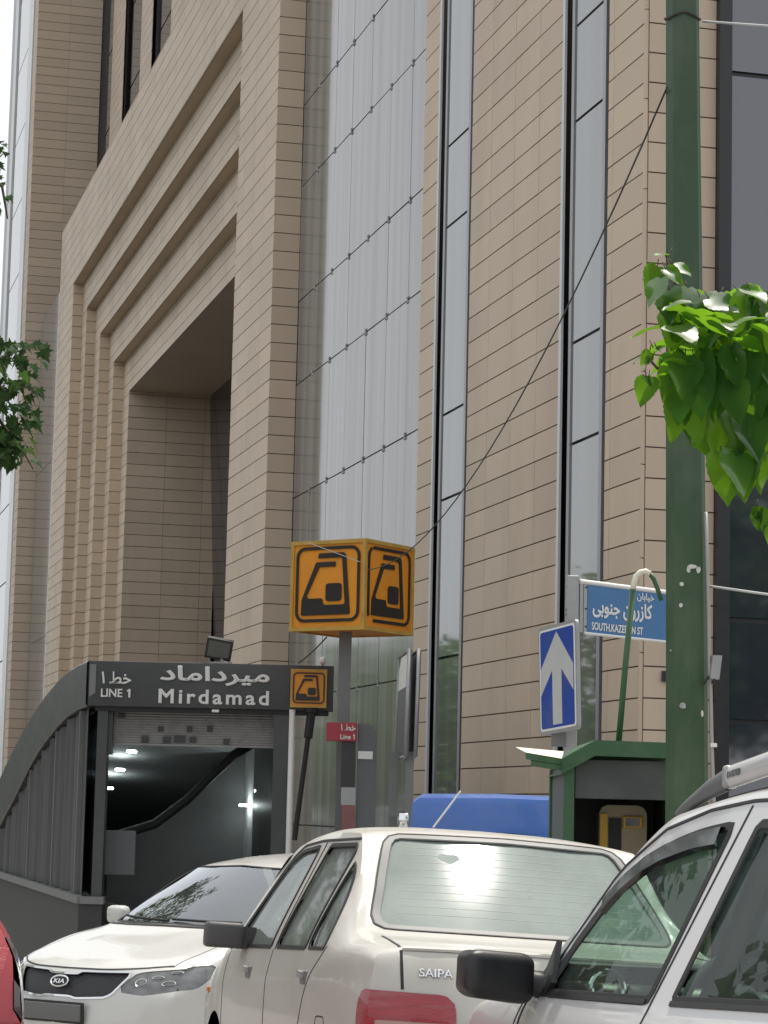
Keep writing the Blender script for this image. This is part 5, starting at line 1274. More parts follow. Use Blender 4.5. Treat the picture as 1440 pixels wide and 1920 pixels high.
# ---- white estate / SUV in the right lane
def build_suv():
    j = [
     [(2.00,.76,.25),(2.08,.80,.50),(2.08,.80,.72),(2.04,.79,.84),(1.99,.76,.905)],
     [(1.72,.86,.24),(1.72,.90,.52),(1.72,.905,.80),(1.70,.875,.94),(1.66,.80,.985)],
     [(1.42,.87,.24),(1.42,.905,.52),(1.42,.91,.84),(1.40,.875,.975),(1.38,.81,1.02)],
     [(1.22,.87,.24),(1.22,.905,.52),(1.22,.91,.86),(1.22,.870,.985),(1.30,.800,1.055)],
     [(.60,.87,.24),(.60,.91,.53),(.60,.912,.87),(.60,.865,.985),(.50,.640,1.560)],
     [(.00,.87,.24),(.00,.91,.53),(.00,.912,.875),(.00,.868,.988),(-.08,.628,1.598)],
     [(-1.0,.87,.24),(-1.0,.91,.53),(-1.0,.912,.88),(-1.0,.866,1.0),(-1.05,.615,1.585)],
     [(-1.72,.85,.26),(-1.72,.89,.53),(-1.72,.895,.88),(-1.72,.85,1.02),(-1.70,.60,1.53)],
     [(-1.92,.80,.27),(-1.92,.85,.53),(-1.92,.855,.88),(-1.92,.82,1.03),(-1.86,.66,1.38)],
     [(-2.02,.74,.28),(-2.06,.79,.53),(-2.06,.80,.88),(-2.03,.78,1.05),(-1.97,.71,1.15)]]
    top = [
     [(2.00,.76,.25),(2.08,.62,.25),(2.13,.45,.25),(2.17,.25,.25),(2.18,0,.25)],
     [(2.08,.80,.50),(2.16,.64,.50),(2.20,.45,.50),(2.23,.25,.50),(2.24,0,.50)],
     [(2.08,.80,.72),(2.14,.64,.72),(2.18,.45,.72),(2.20,.25,.72),(2.21,0,.72)],
     [(2.04,.79,.84),(2.10,.64,.85),(2.14,.45,.855),(2.16,.25,.86),(2.17,0,.86)],
     [(1.99,.76,.905),(2.03,.63,.925),(2.06,.45,.935),(2.08,.25,.94),(2.09,0,.94)],
     [(1.66,.80,.985),(1.68,.66,1.01),(1.70,.46,1.02),(1.72,.25,1.03),(1.72,0,1.03)],
     [(1.38,.81,1.02),(1.42,.68,1.04),(1.46,.46,1.055),(1.5,.25,1.06),(1.5,0,1.06)],
     [(1.30,.800,1.055),(1.36,.68,1.065),(1.42,.46,1.075),(1.47,.25,1.08),(1.48,0,1.08)],
     [(.50,.640,1.560),(.54,.55,1.585),(.57,.43,1.60),(.60,.25,1.61),(.61,0,1.612)],
     [(-.08,.628,1.598),(-.08,.55,1.625),(-.08,.43,1.64),(-.08,.25,1.65),(-.08,0,1.652)],
     [(-1.05,.615,1.585),(-1.05,.54,1.615),(-1.05,.43,1.63),(-1.05,.25,1.64),(-1.05,0,1.643)],
     [(-1.70,.60,1.53),(-1.74,.53,1.56),(-1.77,.43,1.57),(-1.80,.25,1.58),(-1.80,0,1.58)],
     [(-1.86,.66,1.38),(-1.90,.58,1.38),(-1.93,.45,1.385),(-1.95,.25,1.39),(-1.955,0,1.39)],
     [(-1.97,.71,1.15),(-2.01,.63,1.13),(-2.04,.48,1.12),(-2.06,.25,1.12),(-2.065,0,1.12)],
     [(-2.06,.80,.88),(-2.10,.66,.88),(-2.13,.48,.88),(-2.14,.25,.88),(-2.145,0,.88)],
     [(-2.06,.79,.53),(-2.13,.66,.53),(-2.16,.48,.53),(-2.17,.25,.53),(-2.175,0,.53)],
     [(-2.02,.74,.28),(-2.09,.62,.28),(-2.12,.48,.28),(-2.13,.25,.28),(-2.135,0,.28)]]
    c = Car('estate_car', (1.62, 7.0, -.05, -15.0, -3.0, 3.0), 'white estate car with roof rails and black mirror at the right edge of the photo', 'car', j, top, 4, 'silver_car', 'cars in the traffic jam', .024)
    sd, tp = c.sd, c.tp
    fw = rpoly([(1.04,.998),(.96,1.17),(.80,1.345),(.52,1.455),(.25,1.492),(.030,1.503),(.138,.998)], [.02,.1,.15,.15,.1,.02,.02])
    rw = rpoly([(-.148,1.503),(-.042,.998),(-.86,1.005),(-.98,1.12),(-.78,1.485)], [.02,.02,.08,.05,.03])
    qw = rpoly([(-1.06,1.12),(-.90,1.48),(-1.40,1.46),(-1.55,1.15)], .04)
    for nm, p in (('fw', fw), ('rw', rw), ('qw', qw)): sd.cut(nm, 'xz', p)
    for x in (1.38, -1.30): sd.cut('arch', 'xz', [(x+.37*math.cos(a), .32+.37*math.sin(a)) for a in np.linspace(0, 2*math.pi, 40, endpoint=False)])
    fd = [(1.17,.30),(1.19,.80),(1.17,.985),(1.06,1.15),(.86,1.38),(.56,1.505),(.25,1.550),(-.055,1.562),(.112,.98),(.105,.30)]
    rd = [(.105,.30),(.112,.98),(-.055,1.562),(-.72,1.545),(-.86,1.49),(-1.05,1.10),(-1.0,.90),(-.90,.70),(-.84,.30)]
    sd.cut('fdoor', 'xz', fd); sd.cut('rdoor', 'xz', rd)
    ws = rpoly([(.0,1.60),(.56,1.568),(.74,1.085),(.0,1.095),(-.74,1.085),(-.56,1.568)], [.01,.04,.05,.02,.05,.04])
    rs = rpoly([(.0,1.54),(.50,1.525),(.58,1.17),(-.58,1.17),(-.50,1.525)], .04)
    tp.cut('windscreen', 'yz', ws, urange=(6.7, 8.2)); tp.cut('rear_screen', 'yz', rs, urange=(10.9, 13.1))
    body = c.body(M['silver_car'])
    doors = {}
    for r_ in ('fdoor', 'rdoor'):
        doors[r_] = c.side_part(r_, 'door', M['silver_car'])
        for d, sg in zip(doors[r_], (1, -1)):
            x = .25 if r_ == 'fdoor' else -.72
            mb = MB(); mb.bbox(x-.09, x+.09, *sorted((sg*.91, sg*.945)), .86, .89, .01); c.lo(mb, 'handle', M['silver_car'], d)
    for r_, nm in (('fw', 'side_window'), ('rw', 'side_window'), ('qw', 'quarter_window')): c.side_part(r_, nm, M['screen_clear'] if r_ != 'qw' else M['screen_side'], .010, fit=1)
    c.top_part('windscreen', 'windscreen', M['screen_clear'], .008, fit=0); c.top_part('rear_screen', 'rear_screen', M['screen_side'], .008, fit=0)
    c.strips('window_seal', M['rubber'], [(sd,'xz',fw,True,.034,.003,{'shift':.002}), (sd,'xz',rw,True,.034,.003,{'shift':.002}), (sd,'xz',qw,True,.02,.003,{})])
    c.strips('pillar_seal', M['rubber'], [(sd,'xz',[(1.05,1.02),(.975,1.155),(.81,1.325),(.55,1.43)],False,.062,.005,{})])
    c.strips('waist_trim', M['black_plastic'], [(sd,'xz',[(1.13,.992),(.62,.991),(.15,.992)],False,.018,.006,{}), (sd,'xz',[(-.04,.992),(-.84,.998)],False,.018,.006,{})])
    c.strips('windscreen_seal', M['rubber'], [(tp,'yz',half(ws),False,.03,.004,{'urange':(6.6,8.3)})])
    c.strips('shut_line', M['rubber'], [
        (sd,'xz',[(-.055,1.560),(.112,.98),(.105,.30)],False,.011,.002,{}),
        (sd,'xz',[(1.17,.30),(1.19,.80),(1.17,.985),(1.06,1.16),(.86,1.392),(.56,1.516),(.25,1.560),(-.055,1.573),(-.72,1.556)],False,.012,.003,{}),
        (sd,'xz',[(-.78,1.54),(-1.05,1.10),(-1.0,.90),(-.90,.70),(-.84,.30)],False,.008,.002,{}),
        (tp,'uv',[(4.2,.35),(5.5,.30),(6.6,.2)],False,.006,.0012,{}), (sd,'xz',[(1.20,.97),(1.24,.83),(1.24,.5)],False,.008,.002,{})])
    c.strips('roof_gutter', M['rubber'], [(tp,'uv',[(7.95,.62),(8.3,.75),(9,.82),(10,.86),(10.9,.9)],False,.020,.003,{})])
    # wind deflector over the front window
    c.strips('wind_deflector', pm('smoked_acrylic', (.012,.012,.013), .15, .1, coat=.5), [(sd,'xz',[(.84,1.275),(.74,1.345),(.60,1.402),(.46,1.435),(.25,1.462),(.075,1.470)],False,.066,.018,{'shift':0})])
    # roof rails
    for sg in (1, -1):
        mb = MB(); ring_ = []
        pts = [(.66,.575,1.575,.012),(.58,.575,1.60,.020),(.44,.573,1.637,.030),(.30,.57,1.662,.036)]
        def sect(x, y, z, h, w=.020): return [(x, sg*(y+w*math.cos(t)), z+h*math.sin(t)) for t in np.linspace(0, 2*math.pi, 17)]
        mb.grid(np.array([sect(x, y, z, h) for x, y, z, h in pts])); cap = c.lo(mb, 'rail_foot', M['panel_grey'])
        mb = MB(); bar = [(.30,.57,1.664,.034),(.285,.57,1.666,.036),(.0,.568,1.690,.036),(-.5,.565,1.705,.034),(-1.0,.56,1.695,.034),(-1.4,.553,1.66,.034)]
        mb.grid(np.array([sect(x, y, z, h, .022) for x, y, z, h in bar])); rail = c.lo(mb, 'roof_rail', M['silver_car'], weld=.0003)
        mb = MB(); mb.grid(np.array([sect(x, y, z, h) for x, y, z, h in [(-1.4,.553,1.66,.034),(-1.55,.55,1.62,.028),(-1.68,.545,1.56,.012)]])); c.lo(mb, 'rail_foot', M['panel_grey'])
        mb = MB(); mb.bbox(.27, .305, *sorted((sg*.548, sg*.594)), 1.632, 1.702, .012); c.lo(mb, 'rail_collar', M['galv'])
        mb = MB()
        if sg > 0: text(mb, 'DUSTER', V(.262, .592, 1.660), V(-1,0,.06), V(.15,.0,1.0), .10, .020, .002, .02, 1.0, .25)
        else: text(mb, 'DUSTER', V(.16, -.592, 1.664), V(1,0,-.06), V(0,0,1.0), .10, .020, .002, .02, 1.0, .25)
        c.lo(mb, 'rail_lettering', M['panel_grey'], rail, smooth=False)
    # mirrors
    for sg in (1, -1):
        bm = bmesh.new(); bmesh.ops.create_cube(bm, size=1.0); bmesh.ops.bevel(bm, geom=bm.edges[:], offset=.22, segments=5, profile=.5, affect='EDGES')
        mb = MB(); bm.verts.index_update()
        def mp(q): 
            y = q[1]; z = q[2]; t = y+.5
            return V(1.115+q[0]*.15+.05*(-t), sg*(1.02+y*.25), 1.035+z*(.165-.015*t)+.012*t)
        mb.add([mp(v.co) for v in bm.verts], [[v.index for v in f.verts] for f in bm.faces]); bm.free(); o = c.lo(mb, 'door_mirror', M['black_plastic'])
        bm = bmesh.new(); bm.from_mesh(o.data); bmesh.ops.recalc_face_normals(bm, faces=bm.faces); bm.to_mesh(o.data); bm.free()
        mb = MB(); pl_ = [V(1.20, sg*.872, .985), V(1.02, sg*.876, .985), V(.995, sg*.862, 1.03), V(1.085, sg*.818, 1.165), V(1.19, sg*.812, 1.08)]; mb.add(pl_+[p-V(0, sg*.02, 0) for p in pl_], [(0,1,2,3,4),(0,5,6,1),(1,6,7,2),(2,7,8,3),(3,8,9,4),(4,9,5,0)])
        mb.tube([V(1.10, sg*.86, 1.02), V(1.105, sg*.91, 1.03), V(1.11, sg*.95, 1.035)], [.045, .038, .045], 14); s_ = c.lo(mb, 'mirror_sail', M['black_plastic'], o, smooth=True, sharp=35)
        mb = MB(); mb.quad(V(1.036, sg*.94, .985), V(1.036, sg*1.12, .99), V(1.036, sg*1.12, 1.08), V(1.036, sg*.94, 1.08)); c.lo(mb, 'mirror_glass', M['black_plastic'], o, smooth=False)  # black plastic stands in for the dark reflection in the mirror
    c.wheels((1.38, -1.30), .33, .21, .82)
    # cabin seen through the open glass
    cab = lambda mb, nm, mt, par=None: c.lo(mb, nm, mt, par, smooth=True, sharp=40)
    mb = MB(); mb.bbox(.92, 1.34, -.77, .77, .62, 1.04, .06); mb.bbox(.80, 1.0, .12, .62, .86, 1.0, .05); dash = cab(mb, 'dashboard', M['black_plastic'])
    for y in (.70, -.70):
        mb = MB(); mb.tube([V(.915, y+.055*math.cos(t), 1.02+.055*math.sin(t)) for t in np.linspace(0, 2*math.pi, 25)], .010, 8, cap=False); cab(mb, 'air_vent', M['chrome'], dash)
    sw = V(.62, .37, 1.0); nx = V(.42, 0, -.0)+V(0,0,.25); nx = nx/np.linalg.norm(nx); a1 = V(0,1,0); a2 = np.cross(nx, a1)
    mb = MB(); mb.tube([sw+(a1*math.cos(t)+a2*math.sin(t))*.185 for t in np.linspace(0, 2*math.pi, 41)], .015, 10, cap=False)
    for t in (0, math.pi, -math.pi/2): mb.tube([sw, sw+(a1*math.cos(t)+a2*math.sin(t))*.18], .014, 8)
    mb.tube([sw-nx*.03, sw+nx*.02], .06, 14); mb.tube([sw, sw+V(.32,0,-.10)], .03, 10); cab(mb, 'steering_wheel', M['grey_pole'])
    for y in (.38, -.38):
        mb = MB(); mb.bbox(-.28, .25, y-.25, y+.25, .42, .60, .07); bx = MB(); 
        for (x0, x1, z0, z1, w) in ((-.42,-.24,.52,1.10,.25),): mb.bbox(x0, x1, y-w, y+w, z0, z1, .08)
        st = cab(mb, 'seat', M['seat']); mb = MB(); mb.bbox(-.44, -.33, y-.13, y+.13, 1.13, 1.30, .045); mb.tube([V(-.38, y-.06, 1.05), V(-.38, y-.06, 1.16)], .008, 6); mb.tube([V(-.38, y+.06, 1.05), V(-.38, y+.06, 1.16)], .008, 6); cab(mb, 'headrest', M['seat'], st)
    mb = MB(); mb.bbox(-1.05, -.62, -.66, .66, .42, .68, .08); mb.bbox(-1.22, -1.02, -.66, .66, .60, 1.08, .08); cab(mb, 'rear_bench', M['seat_tan'])
    mb = MB(); mb.box(-1.9, 1.3, -.80, .80, .30, .34); mb.box(-1.9, -1.25, -.70, .70, .34, .9); cab(mb, 'floor', M['seat'])
    for sg in (1, -1):
        mb = MB(); mb.box(-1.0, 1.1, *sorted((sg*.79, sg*.835)), .40, .975); cab(mb, 'door_card', M['seat'])
        mb = MB(); mb.tube([V(.03, sg*.75, .90), V(-.03, sg*.675, 1.15), V(-.10, sg*.585, 1.47)], [.05,.045,.045], 8); cab(mb, 'pillar_lining', M['seat'])
    mb = MB(); mb.grid(np.array([[(x, y, z) for y, z in ((-.56,1.555),(-.3,1.59),(0,1.60),(.3,1.59),(.56,1.555))] for x in (.45, -.1, -1.0, -1.6)])); cab(mb, 'headlining', M['grey_pole'])
    return c
SUV = build_suv()

# ---- red hatchback, only its rear corner in view
def build_hatch():
    j = [
     [(1.70,.62,.22),(1.76,.66,.42),(1.76,.66,.56),(1.72,.655,.64),(1.66,.63,.70)],
     [(1.30,.74,.20),(1.30,.79,.47),(1.30,.80,.68),(1.28,.76,.82),(1.24,.70,.87)],
     [(.95,.74,.20),(.95,.80,.47),(.95,.81,.74),(.95,.77,.90),(.98,.70,.94)],
     [(.20,.74,.20),(.20,.81,.48),(.20,.82,.78),(.20,.78,.93),(.16,.56,1.37)],
     [(-.40,.74,.20),(-.40,.81,.48),(-.40,.82,.80),(-.40,.78,.95),(-.45,.56,1.42)],
     [(-1.2,.74,.20),(-1.2,.80,.48),(-1.2,.81,.82),(-1.2,.78,.99),(-1.2,.55,1.39)],
     [(-1.55,.73,.22),(-1.55,.79,.48),(-1.55,.80,.82),(-1.55,.77,1.02),(-1.50,.56,1.33)],
     [(-1.72,.70,.24),(-1.77,.76,.48),(-1.775,.775,.80),(-1.745,.755,.98),(-1.68,.70,1.12)]]
    top = [
     [(1.70,.62,.22),(1.82,.45,.22),(1.88,.22,.22),(1.89,0,.22)], [(1.76,.66,.42),(1.88,.46,.42),(1.93,.22,.42),(1.94,0,.42)],
     [(1.76,.66,.56),(1.86,.46,.56),(1.90,.22,.56),(1.91,0,.56)], [(1.72,.655,.64),(1.82,.46,.64),(1.86,.22,.65),(1.87,0,.65)],
     [(1.66,.63,.70),(1.74,.46,.72),(1.78,.22,.73),(1.79,0,.73)], [(1.24,.70,.87),(1.28,.5,.90),(1.3,.22,.91),(1.3,0,.91)], [(.98,.70,.94),(1.06,.5,.96),(1.12,.22,.97),(1.12,0,.97)],
     [(.16,.56,1.37),(.22,.42,1.40),(.26,.2,1.42),(.27,0,1.42)], [(-.45,.56,1.42),(-.45,.42,1.45),(-.45,.2,1.46),(-.45,0,1.46)],
     [(-1.2,.55,1.39),(-1.22,.42,1.42),(-1.24,.2,1.43),(-1.24,0,1.43)], [(-1.50,.56,1.33),(-1.53,.44,1.34),(-1.55,.2,1.35),(-1.55,0,1.35)],
     [(-1.68,.70,1.12),(-1.72,.54,1.10),(-1.76,.25,1.09),(-1.77,0,1.09)], [(-1.745,.755,.98),(-1.80,.58,.97),(-1.84,.25,.96),(-1.85,0,.96)],
     [(-1.775,.775,.80),(-1.84,.58,.80),(-1.88,.25,.80),(-1.89,0,.80)], [(-1.77,.76,.48),(-1.86,.58,.48),(-1.91,.25,.48),(-1.92,0,.48)], [(-1.72,.70,.24),(-1.82,.55,.24),(-1.86,.25,.24),(-1.87,0,.24)]]
    yaw = -12.0; cr = at(38, 1850, 7.3); Mx = pose_matrix(0, 0, 0, yaw, -3, 3); off = Mx @ Vector((-1.745, -.765, .96))
    c = Car('hatchback_car', (cr[0]-off[0], cr[1]-off[1], cr[2]-off[2], yaw, -3, 3), 'red hatchback of which only the rear corner and lamp show at the bottom left', 'car', j, top, 4, 'red_car', 'cars in the traffic jam', .03)
    sd, tp = c.sd, c.tp
    fw = rpoly([(.78,.96),(.12,1.34),(-.35,1.38),(-.30,.98)], .04); rw = rpoly([(-.42,.98),(-.47,1.38),(-1.05,1.35),(-1.28,1.06)], .05)
    sd.cut('fw', 'xz', fw); sd.cut('rw', 'xz', rw)
    for x in (1.15, -1.22): sd.cut('arch', 'xz', [(x+.335*math.cos(a), .29+.335*math.sin(a)) for a in np.linspace(0, 2*math.pi, 36, endpoint=False)])
    sd.cut('smoke', 'xz', rpoly([(-2,1.13),(-1.64,1.10),(-1.62,1.05),(-1.69,.86),(-2,.86)], [0,.03,.04,.04,0]))
    tp.cut('smoke', 'yz', rpoly([(.9,1.13),(.742,1.105),(.735,1.06),(.752,.86),(.9,.86)], [0,.02,.03,.02,0]), urange=(10.3, 13.5))
    tp.cut('redlamp', 'yz', rpoly([(.728,1.085),(.60,1.06),(.54,.72),(.9,.70),(.9,.855),(.672,.855)], .02), urange=(10.3, 14)); sd.cut('redlamp', 'xz', rpoly([(-2,.855),(-1.64,.855),(-1.66,.72),(-2,.70)], [0,.02,.02,0]))
    rs = rpoly([(0,1.33),(.44,1.32),(.53,1.12),(-.53,1.12),(-.44,1.32)], .03); tp.cut('rear_screen', 'yz', rs, urange=(9.8, 11.2))
    ws = rpoly([(0,1.40),(.48,1.37),(.62,.98),(-.62,.98),(-.48,1.37)], .04); tp.cut('windscreen', 'yz', ws, urange=(5.9, 7.2))
    c.body(M['red_car'])
    for r_ in ('fw', 'rw'): c.side_part(r_, 'side_window', M['screen_side'], .008, fit=1)
    c.top_part('rear_screen', 'rear_screen', M['screen_side'], .008, fit=0); c.top_part('windscreen', 'windscreen', M['screen_side'], .008, fit=0)
    for mir in (False, True):
        mb = MB(); sd.collect('redlamp', mb, -.004, mir); tp.collect('redlamp', mb, -.004, mir); o = c.lo(mb, 'tail_lamp', M['lamp_red'], weld=.012)
        mb = MB(); sd.collect('smoke', mb, -.006, mir); tp.collect('smoke', mb, -.006, mir); c.lo(mb, 'smoked_lens', M['lamp_smoke'], o, weld=.012)
        sg = -1 if mir else 1
        P, N = tp.path('yz', [(.63+.022*math.cos(t), .80+.04*math.sin(t)) for t in np.linspace(0, 6.28, 16, endpoint=False)], True, .01, urange=(12, 14)); mb = MB(); mb.add([(p+n*.006)*V(1,sg,1) for p, n in zip(P, N)], [tuple(range(len(P)))]); c.lo(mb, 'lit_bulb', M['brake_on'], o, smooth=False)
    c.strips('window_seal', M['rubber'], [(sd,'xz',fw,True,.02,.004,{}), (sd,'xz',rw,True,.02,.004,{}), (tp,'yz',half(rs),False,.025,.004,{'urange':(9.7,11.3)})])
    c.wheels((1.15, -1.22), .29, .18, .74)
    mb = MB(); mb.bbox(-1.3, .3, -.6, .6, .4, .7, .05); mb.bbox(.5, .9, -.65, .65, .6, .92, .05)
    for y in (.34, -.34): mb.bbox(-.25, -.05, y-.22, y+.22, .5, 1.1, .06)
    c.lo(mb, 'cabin', M['seat'])
    return c
HATCH = build_hatch()

# ---- blue minibus beyond the white saloon
gz = ground_z(1.0, 23)
bx_ = at(762, 1520, 21.8)[0]
vm = Matrix.Translation((bx_+.83, 21.8, gz)) @ Matrix.Rotation(R_(-2), 4, 'Z')
van = thing('minibus', None, 'blue minibus roof with whip aerial rising behind the off white saloon', 'minibus', 'cars in the traffic jam', matrix=vm)
def vlo(mb, nm, mt, sm=True, par=None):
    o = mb.build(nm, M[mt] if isinstance(mt, str) else mt, None, smooth=sm, sharp=35); o.parent = par or van; return o
vt = at(900, 1491, 21.8)[2]-gz
mb = MB(); st = []
for y, h, w in ((.0, vt-.34, .80), (.01, vt-.12, .80), (.05, vt-.03, .79), (.2, vt, .78), (1.5, vt+.02, .78), (3.6, vt, .78), (3.9, vt-.06, .77), (4.0, vt-.4, .76)):
    st.append([(-w-.03, y, .35), (-w-.03, y, .9), (-w, y, h-.25), (-w+.015, y, h-.05), (-w+.08, y, h-.005), (0, y, h+.008), (w-.08, y, h-.005), (w-.015, y, h-.05), (w, y, h-.25), (w+.03, y, .9), (w+.03, y, .35)])
mb.grid(np.array(st)); vlo(mb, 'body', 'blue_van')
mb = MB(); mb.bbox(-.82, .82, -.06, .04, .35, 1.05, .04); mb.grid(np.array([[(-.8, .0, vt-.34), (.8, .0, vt-.34)], [(-.8, -.05, 1.0), (.8, -.05, 1.0)]])); vlo(mb, 'front_panel', 'blue_van')
mb = MB(); mb.quad(V(-.72,-.045,1.08), V(.72,-.045,1.08), V(.66,-.02,vt-.42), V(-.66,-.02,vt-.42)); vlo(mb, 'windscreen', 'screen_side', False)
for sg in (1, -1):
    mb = MB(); mb.bbox(sg*.60-.1, sg*.60+.1, -.09, -.05, .62, .78, .015); vlo(mb, 'headlamp', 'lamp_dark')
    mb = MB(); q = at(757 if sg < 0 else 1045, 1531, 21.6); lc = vm.inverted() @ Vector(q) if sg < 0 else Vector((.95, -.1, vt-.2)); mb.bbox(lc[0]-.045, lc[0]+.045, lc[1]-.05, lc[1]+.0, lc[2]-.10, lc[2]+.03, .015); mb.tube([V(*lc), V(sg*.8, .05, lc[2]-.25)], .012, 6); vlo(mb, 'door_mirror', 'chrome')
    for y in (.75, 3.1):
        mb = MB(); mb.tube([V(sg*.66, y, .31), V(sg*.84, y, .31)], .31, 28); vlo(mb, 'wheel', 'tyre')
    mb = MB(); x = sg*.825; mb.quad(V(x, .5, 1.1), V(x, 3.6, 1.1), V(x*.985, 3.6, vt-.42), V(x*.985, .5, vt-.42)); vlo(mb, 'side_glazing', 'screen_side', False)
mb = MB(); a = vm.inverted() @ Vector(at(812, 1552, 21.7)); b = vm.inverted() @ Vector(at(864, 1483, 21.7)); mb.tube([V(*a), V(*b)], .009, 6); vlo(mb, 'aerial', 'white_paint')

# ------------------------------------------------------------------ trees
def leaf_heart(mb, p, d, n, L, wid=.8, fold=.25, droop=.5, rng=random):
    """broad pointed leaf: stalk end p, direction d, upper side n"""
    d = d/np.linalg.norm(d); s = np.cross(d, n); s /= np.linalg.norm(s)+1e-9; n = np.cross(s, d); rows = []
    wv = rng.uniform(0, 6.28)
    for k_, t in enumerate((0, .05, .12, .19, .26, .33, .40, .47, .54, .61, .68, .75, .82, .88, .94, 1.0)):
        w = wid*.5*L*(math.sin(math.pi*min(1, (t+.12)/1.12)**.62))**.9 if t < 1 else .0
        if t == 0: w = wid*.24*L
        elif k_ % 2: w *= .93
        c = p + d*L*t - n*droop*L*t*t*.45
        row = []
        for q in (-1, -.6, 0, .6, 1):
            back = (.07*L*abs(q) if t == 0 else 0)
            row.append(c + s*w*q + n*(fold*w*abs(q)**1.3) - d*back + n*.035*L*math.sin(wv+7*t+2*q)*abs(q))
        rows.append(row)
    mb.grid(np.array(rows))
PLANE = [(0,0),(.16,.10),(.48,.02),(.36,.22),(.52,.42),(.26,.40),(.22,.62),(.13,.58),(0,1.0),(-.13,.58),(-.22,.62),(-.26,.40),(-.52,.42),(-.36,.22),(-.48,.02),(-.16,.10)]
def leaf_plane(mb, p, d, n, L):
    d = d/np.linalg.norm(d); s = np.cross(d, n); s /= np.linalg.norm(s)+1e-9; n = np.cross(s, d)
    P = [p + s*x*L*1.05 + d*y*L + n*(.16*abs(x)*L-.12*y*y*L) for x, y in PLANE]; c = p + d*.36*L
    mb.add([c]+P, [(0, k+1, (k+1) % len(P)+1) for k in range(len(P))])
def rv(rng): 
    v = rng.normal(size=3); return v/np.linalg.norm(v)

# mulberry bough hanging in from the right
rng = np.random.RandomState(12)
tz = ground_z(3.6, 9.6)
mul = thing('broadleaf_tree', V(3.7, 9.7, tz), 'broad leaved bough with large glossy green leaves hanging in front of the green pole', 'tree')
trunk_top = V(3.5, 9.6, 4.1)
mb = MB(); mb.tube([V(3.7, 9.7, tz-.1), V(3.68, 9.7, tz+1.2), V(3.6, 9.65, tz+2.4), trunk_top, V(3.3, 9.6, 5.4)], [.17,.13,.115,.09,.04], 12); mb.build('trunk', M['bark'], mul, smooth=True)
lf = MB(); tw = MB()
limb = [trunk_top, V(3.0, 9.4, 3.75), at(1560, 560, 9.2), at(1470, 585, 9.0), at(1400, 585, 8.95), at(1345, 610, 8.9), at(1300, 590, 8.85), at(1262, 525, 8.8), at(1248, 478, 8.8)]
tw.tube(limb, [.06,.045,.025,.014,.011,.009,.006,.004,.003], 8)
for sub in ([at(1440,590,9.0), at(1420,680,8.9), at(1395,780,8.85), at(1370,850,8.8)], [at(1345,610,8.9), at(1300,660,8.8), at(1265,705,8.75)], [at(1400,585,8.95), at(1390,550,8.9), at(1402,535,8.9)], [at(1268,700,8.75), at(1232,690,8.7), at(1212,668,8.7)], [at(1500,600,9.1), at(1470,800,9.0), at(1440,930,8.95)]):
    tw.tube(sub, [.008,.006,.005,.003][:len(sub)], 6)
# (pixel of the stalk end, distance, tip direction in image terms x right / y down, toward camera, length m)
spec = [(1252,478,8.8,-.9,.1,.2,.085),(1232,500,8.78,-.3,1,.25,.12),(1248,505,8.75,.5,.7,.4,.11),(1262,498,8.8,.7,.5,.3,.10),(1240,522,8.7,-.25,1,.3,.17),(1255,545,8.72,-.05,1,.4,.19),(1270,560,8.74,.1,1,.3,.17),(1248,590,8.7,.2,1,.2,.14),
 (1290,540,8.75,.5,.9,.5,.14),(1305,560,8.78,-.2,1,.3,.16),(1312,556,8.72,.5,1,.2,.17),(1330,560,8.7,.9,.35,.5,.16),(1350,552,8.8,-.7,.8,.4,.17),(1345,590,8.72,-.5,1,.35,.19),(1322,610,8.8,-.1,1,.4,.17),
 (1385,548,8.8,.9,.1,.3,.12),(1402,540,8.75,.1,1,.4,.13),(1398,556,8.7,-.35,1,.3,.18),(1415,560,8.72,.25,1,.35,.17),(1388,575,8.8,-.6,.9,.5,.18),(1430,556,8.8,.8,.6,.4,.15),(1372,590,8.78,-.3,1,.5,.17),(1425,590,8.7,.05,1,.4,.19),(1440,570,8.75,.3,1,.2,.17),
 (1268,672,8.7,-.35,1,.3,.18),(1285,668,8.65,-.05,1,.3,.20),(1300,665,8.7,.25,1,.35,.20),(1262,690,8.72,-.5,1,.2,.16),(1280,720,8.68,-.2,1,.3,.19),(1305,705,8.66,.1,1,.3,.20),(1325,690,8.7,.3,1,.3,.19),(1270,750,8.7,-.05,1,.25,.16),(1295,760,8.72,.25,1,.3,.15),
 (1225,652,8.7,.6,.3,.2,.045),(1218,660,8.7,-.3,.9,.2,.06),(1222,672,8.7,-.6,.6,.2,.04),(1212,706,8.7,.3,.9,.2,.045),(1216,708,8.7,-.25,1,.1,.115),(1232,655,8.7,.5,-.3,.2,.04),
 (1340,665,8.72,-.2,1,.3,.19),(1360,655,8.7,.1,1,.35,.20),(1382,650,8.68,.2,1,.3,.21),(1400,640,8.72,-.1,1,.3,.20),(1350,720,8.7,-.25,1,.3,.19),(1375,715,8.66,.15,1,.3,.20),(1400,705,8.7,.1,1,.3,.21),(1425,690,8.72,.25,1,.3,.20),(1440,650,8.7,.1,1,.3,.19),
 (1345,770,8.74,-.05,1,.3,.18),(1370,775,8.7,.1,1,.3,.19),(1395,770,8.68,.1,1,.3,.20),(1420,760,8.7,.2,1,.3,.20),(1445,750,8.72,.2,1,.3,.19),(1352,850,8.7,.12,1,.2,.19),(1372,845,8.66,.25,1,.25,.20),(1392,850,8.7,.0,1,.25,.19),(1410,840,8.72,-.05,1,.3,.18),(1432,850,8.72,-.2,1,.3,.17),
 (1420,950,8.9,-.1,1,.2,.06),(1416,962,8.9,.2,1,.2,.07),(1440,955,8.9,-.3,1,.2,.10),(1444,985,8.9,-.1,1,.2,.08)]
toC = V(0, -1, 0)
